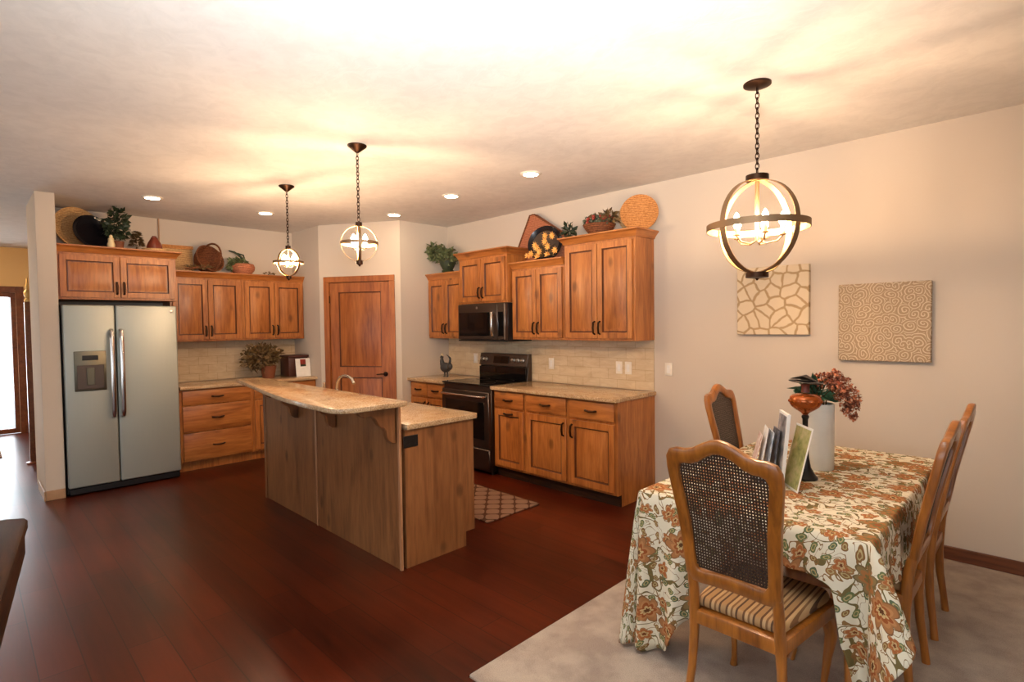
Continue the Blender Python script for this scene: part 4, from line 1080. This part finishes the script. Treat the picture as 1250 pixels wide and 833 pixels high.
f = thing('garland', 'short dark sprig lying on the crown beside the apple basket', 'garland', (.28, -1.68, ZU))
bm = B(); leaves(bm, (0, 0, .018), (.04, .06, .012), 26, .035, .018, 44, zmin=.004); obj('leaves', bm, 'leaf_olive', f)
# corner plant
ZC = 2.151
p = thing('potted_plant', 'trailing green plant in a small pot above corner wall cabinet', 'plant', (1.93, -.20, ZC))
bm = B(); lathe(bm, [(0, 0), (.055, 0), (.075, .035), (.06, .05), (.09, .11), (.1, .15), (.09, .15), (.07, .1), (0, .095)], 24); obj('pot', bm, 'leaf_dark', p)
bm = B(); leaves(bm, (-.02, 0, .19), (.13, .10, .10), 180, .06, .045, 51, zmin=.04); leaves(bm, (-.14, -.08, .27), (.10, .08, .09), 150, .06, .05, 52); leaves(bm, (.13, -.06, .23), (.06, .05, .05), 40, .05, .04, 53); leaves(bm, (.22, -.03, .16), (.04, .04, .04), 22, .045, .035, 54); obj('foliage', bm, 'leaf', p)
bm = B()
for (x, y, z) in ((-.14, -.08, .27), (-.2, -.1, .22), (.13, -.06, .24), (.22, -.03, .17), (0, 0, .25), (-.08, -.05, .3)):
    tube(bm, [(0, 0, .11), (x*.4, y*.4, z*.9), (x, y, z)], .003, 5)
obj('stems', bm, 'stem', p)
# hearth basket, arched plate and flowers above the cabinet right of the microwave
ZM = 2.166
f = thing('hearth_basket', 'tall reddish wicker fan-shaped basket leaning on the wall above cabinets', 'basket', (3.30, -.055, ZM))
bm = B(); prism(bm, [(-.34, .11), (-.12, .52), (-.09, .53), (-.05, .52), (.36, .26), (.37, .0), (-.33, .0)], -.03, .03, 'xz', .01, 2); obj('weave', bm, 'wicker_red', f)
bm = B(); tube(bm, [(-.335, -.032, .11), (-.115, -.032, .515), (-.05, -.032, .515), (.355, -.032, .26)], .009, 8); obj('rim', bm, 'wicker_brown', f)
dish('decorative_plate', 'black-rimmed round plate behind the orange flowers above the cabinets', 'plate', (3.46, -.15, ZM), .185, .03, 'plate_dark', -70, 12, .13, well='slate')
f = thing('artificial_flowers', 'spray of orange-yellow silk flowers above the cabinet right of microwave', 'flowers', (3.53, -.30, ZM))
bm = B(); r = random.Random(8)
for (x, y, z) in ((-.12, -.03, .04), (-.06, -.06, .05), (-.02, -.03, .10), (.03, -.06, .06), (.05, -.01, .15), (.10, -.04, .10), (.12, 0, .19), (-.06, 0, .13), (.16, -.02, .06), (0, -.05, .02), (.09, -.03, .03), (.05, .0, .20)):
    for k in range(9):
        a = k*2*PI/9; d = Vector((math.cos(a), -.45, math.sin(a)))
        q = Vector((x*1.25, y, z*1.15)); 
        if z+d.normalized().z*.05 < .004: d.z = abs(d.z)*.3
        leaf(bm, q, d, (r.uniform(-.5,.5), -1, .2), .046, .017)
    ball(bm, (x*1.25, y-.005, z*1.15), .008, 1)
obj('petals', bm, 'bloom_or', f)
bm = B(); leaves(bm, (.02, .02, .08), (.13, .04, .07), 50, .06, .03, 61, zmin=.004); obj('foliage', bm, 'leaf_olive', f)
f = thing('leafy_sprig', 'dark green leafy sprig hanging against the tallest wall cabinet', 'foliage', (3.74, -.16, ZM))
bm = B(); tube(bm, [(-.02, 0, .01), (0, 0, .12), (.04, -.02, .26)], .006, 6); obj('stem', bm, 'stem', f)
bm = B(); leaves(bm, (.02, 0, .26), (.04, .04, .07), 40, .07, .035, 71); leaves(bm, (.07, -.03, .245), (.05, .03, .03), 16, .08, .035, 72); obj('leaves', bm, 'leaf_dark', f)
ZT = 2.339
f = thing('fruit_basket', 'low basket of dusky green grapes and red berries above tallest cabinet', 'basket', (4.19, -.25, ZT))
bm = B(); lathe(bm, [(0, 0), (.09, 0), (.13, .05), (.15, .085), (.14, .088), (.12, .055), (.08, .015), (0, .012)], 28); obj('weave', bm, 'wicker_brown', f)
bmA, bmB = B(), B(); r = random.Random(4)
for k in range(190):
    a = r.random()*2*PI; q = .14*r.random()**.6; ball(bmA if r.random() < .82 else bmB, (q*math.cos(a), q*math.sin(a)*.9, .07+.11*r.random()*(1-q*3)+.01), r.uniform(.013, .02), 1)
obj('grapes', bmA, 'grape', f)['kind'] = 'stuff'; obj('berries', bmB, 'berry', f)['kind'] = 'stuff'
bm = B(); leaves(bm, (.12, -.02, .14), (.08, .06, .05), 70, .05, .035, 81, zmin=.06); leaves(bm, (-.05, 0, .14), (.1, .08, .03), 50, .045, .03, 82, zmin=.06); obj('leaves', bm, 'leaf_olive', f)
dish('wicker_plate', 'round orange woven plate standing upright above the tallest cabinet', 'plate', (4.51, -.09, ZT), .165, .03, 'wicker_orange', -62, 8, .16)
dish('wicker_charger', 'pale woven plate half hidden behind the orange one', 'plate', (4.45, -.03, ZT), .17, .02, 'wicker_tan', -80, 8, .12)

# ------------------------------------------------------------------ dark table at the edge, hall stand, hall mat
t = thing('side_table', 'dark brown wooden table on the plank floor nearest the bright hall reflection', 'table', (0, 0, 0))
A0 = Vector((4.06, -4.175)); ed = Vector((.914, -.12)).normalized(); nn = Vector((ed.y, -ed.x))
if nn.y > 0: nn = -nn
P = [A0+nn*.07, A0+ed*.03+nn*.012, A0+ed*.07, A0+ed*1.3, A0+ed*1.3+nn*.9, A0+nn*.9]
bm = B(); prism(bm, [tuple(p) for p in P], .715, .752, 'xy', .006, 2); obj('tabletop', bm, 'dark_wood', t)
q = [A0+ed*.03+nn*.014, A0+ed*1.27+nn*.006, A0+ed*1.27+nn*.87, A0+ed*.03+nn*.87]
bm = B(); prism(bm, [tuple(p) for p in q], .60, .7145, 'xy', .003); obj('apron', bm, 'dark_wood', t)
cc = A0+ed*.65+nn*.48
bm = B(); lathe(bm, [(.0, .0), (.22, 0), (.24, .03), (.1, .07), (.06, .14), (.055, .4), (.09, .5), (.12, .5995)], 28, (cc.x, cc.y, 0)); obj('pedestal', bm, 'dark_wood', t)
t = thing('hall_stand', 'slender dark wooden stand with brass finial at the hall opening', 'coat stand', (-1.19, -3.815, 0))
bm = B(); box(bm, -.035, .035, -.035, .035, .03, 1.86, .006); lathe(bm, [(0, 0), (.07, 0), (.07, .02), (.04, .031)], 16); obj('post', bm, 'trim_wood', t)
bm = B(); lathe(bm, [(.034, 1.8605), (.036, 1.88), (.02, 1.90), (.034, 1.94), (.036, 1.97), (.016, 2.0), (.024, 2.03), (.01, 2.07), (.008, 2.12), (0, 2.15)], 18); obj('finial', bm, 'orb_in', t)
bm = B(); box(bm, -2.9, -1.85, -4.9, -4.06, .0005, .014, .004); tag(obj('door_mat', bm, 'rug'), 'small pale mat on the bright hall floor by the patio door', 'mat')

# ------------------------------------------------------------------ lights
def area(name, loc, rot, sx, sy, e, col):
    l = bpy.data.lights.new(name, 'AREA'); l.shape = 'RECTANGLE'; l.size = sx; l.size_y = sy; l.energy = e; l.color = col
    o = bpy.data.objects.new(name, l); o.location = loc; o.rotation_euler = rot; COL.objects.link(o); return o
area('window_light_1', (2.85, -7.15, 1.25), (PI/2, 0, 0), 2.6, 1.8, 8, (.80, .90, 1))
area('window_light_2', (6.7, -7.15, 1.25), (PI/2, 0, 0), 2.9, 1.8, 32, (.80, .90, 1))
area('window_light_3', (9.35, -3.9, 1.4), (PI/2, 0, PI/2), 2.5, 1.5, 3, (.84, .92, 1))
area('patio_daylight', (-4.1, -4.75, 1.1), (PI/2, 0, -PI/2), 1.8, 2.0, 110, (.86, .94, 1))
l = bpy.data.lights.new('bounced_flash', 'SPOT'); l.energy = 600; l.color = (.92, .96, 1); l.spot_size = math.radians(112); l.spot_blend = 1; l.shadow_soft_size = .12
o = bpy.data.objects.new('bounced_flash', l); o.location = (6.9, -4.15, 1.85); COL.objects.link(o)
o.rotation_euler = (Vector((6.1, -3.5, H))-o.location).to_track_quat('-Z', 'Y').to_euler()

t = thing('hall_light', 'round ceiling light glowing warmly in the hall', 'ceiling light', (-1.9, -5.2, H))
bm = B(); lathe(bm, [(0, -.001), (.17, -.001), (.17, -.02), (.155, -.022)], 28); obj('base', bm, 'bronze', t)
bm = B(); lathe(bm, [(.15, -.023), (.14, -.06), (.09, -.09), (0, -.10)], 28, cap=False); obj('lamp_shade', bm, 'hall_shade', t)
w = bpy.data.worlds.new('World'); S.world = w; w.use_nodes = True
bgn = w.node_tree.nodes['Background']; bgn.inputs[0].default_value = (.86, .93, 1, 1); bgn.inputs[1].default_value = 1.3

# ------------------------------------------------------------------ camera
f_px, pitch, roll, yaw = 664.64, math.radians(1.7619), math.radians(-.7441), math.radians(44.7781)
fwd = Vector((-math.sin(yaw)*math.cos(pitch), math.cos(yaw)*math.cos(pitch), -math.sin(pitch)))
rt = Vector((math.cos(yaw), math.sin(yaw), 0)); up = rt.cross(fwd)
r2 = rt*math.cos(roll)+up*math.sin(roll); u2 = -rt*math.sin(roll)+up*math.cos(roll)
cam = bpy.data.cameras.new('camera'); cam.sensor_width = 36; cam.lens = 36*f_px/1250; cam.clip_start = .05
co = bpy.data.objects.new('camera', cam); COL.objects.link(co)
mw_ = Matrix((r2, u2, -fwd)).transposed().to_4x4(); mw_.translation = (7.1222, -4.3483, 1.5326); co.matrix_world = mw_
S.camera = co
S.view_settings.view_transform = 'Standard'; S.view_settings.look = 'None'; S.view_settings.gamma = 1
S.view_settings.use_curve_mapping = False; S.view_settings.exposure = .2
S.cycles.use_denoising = True; S.cycles.sample_clamp_indirect = 8; S.cycles.max_bounces = 8
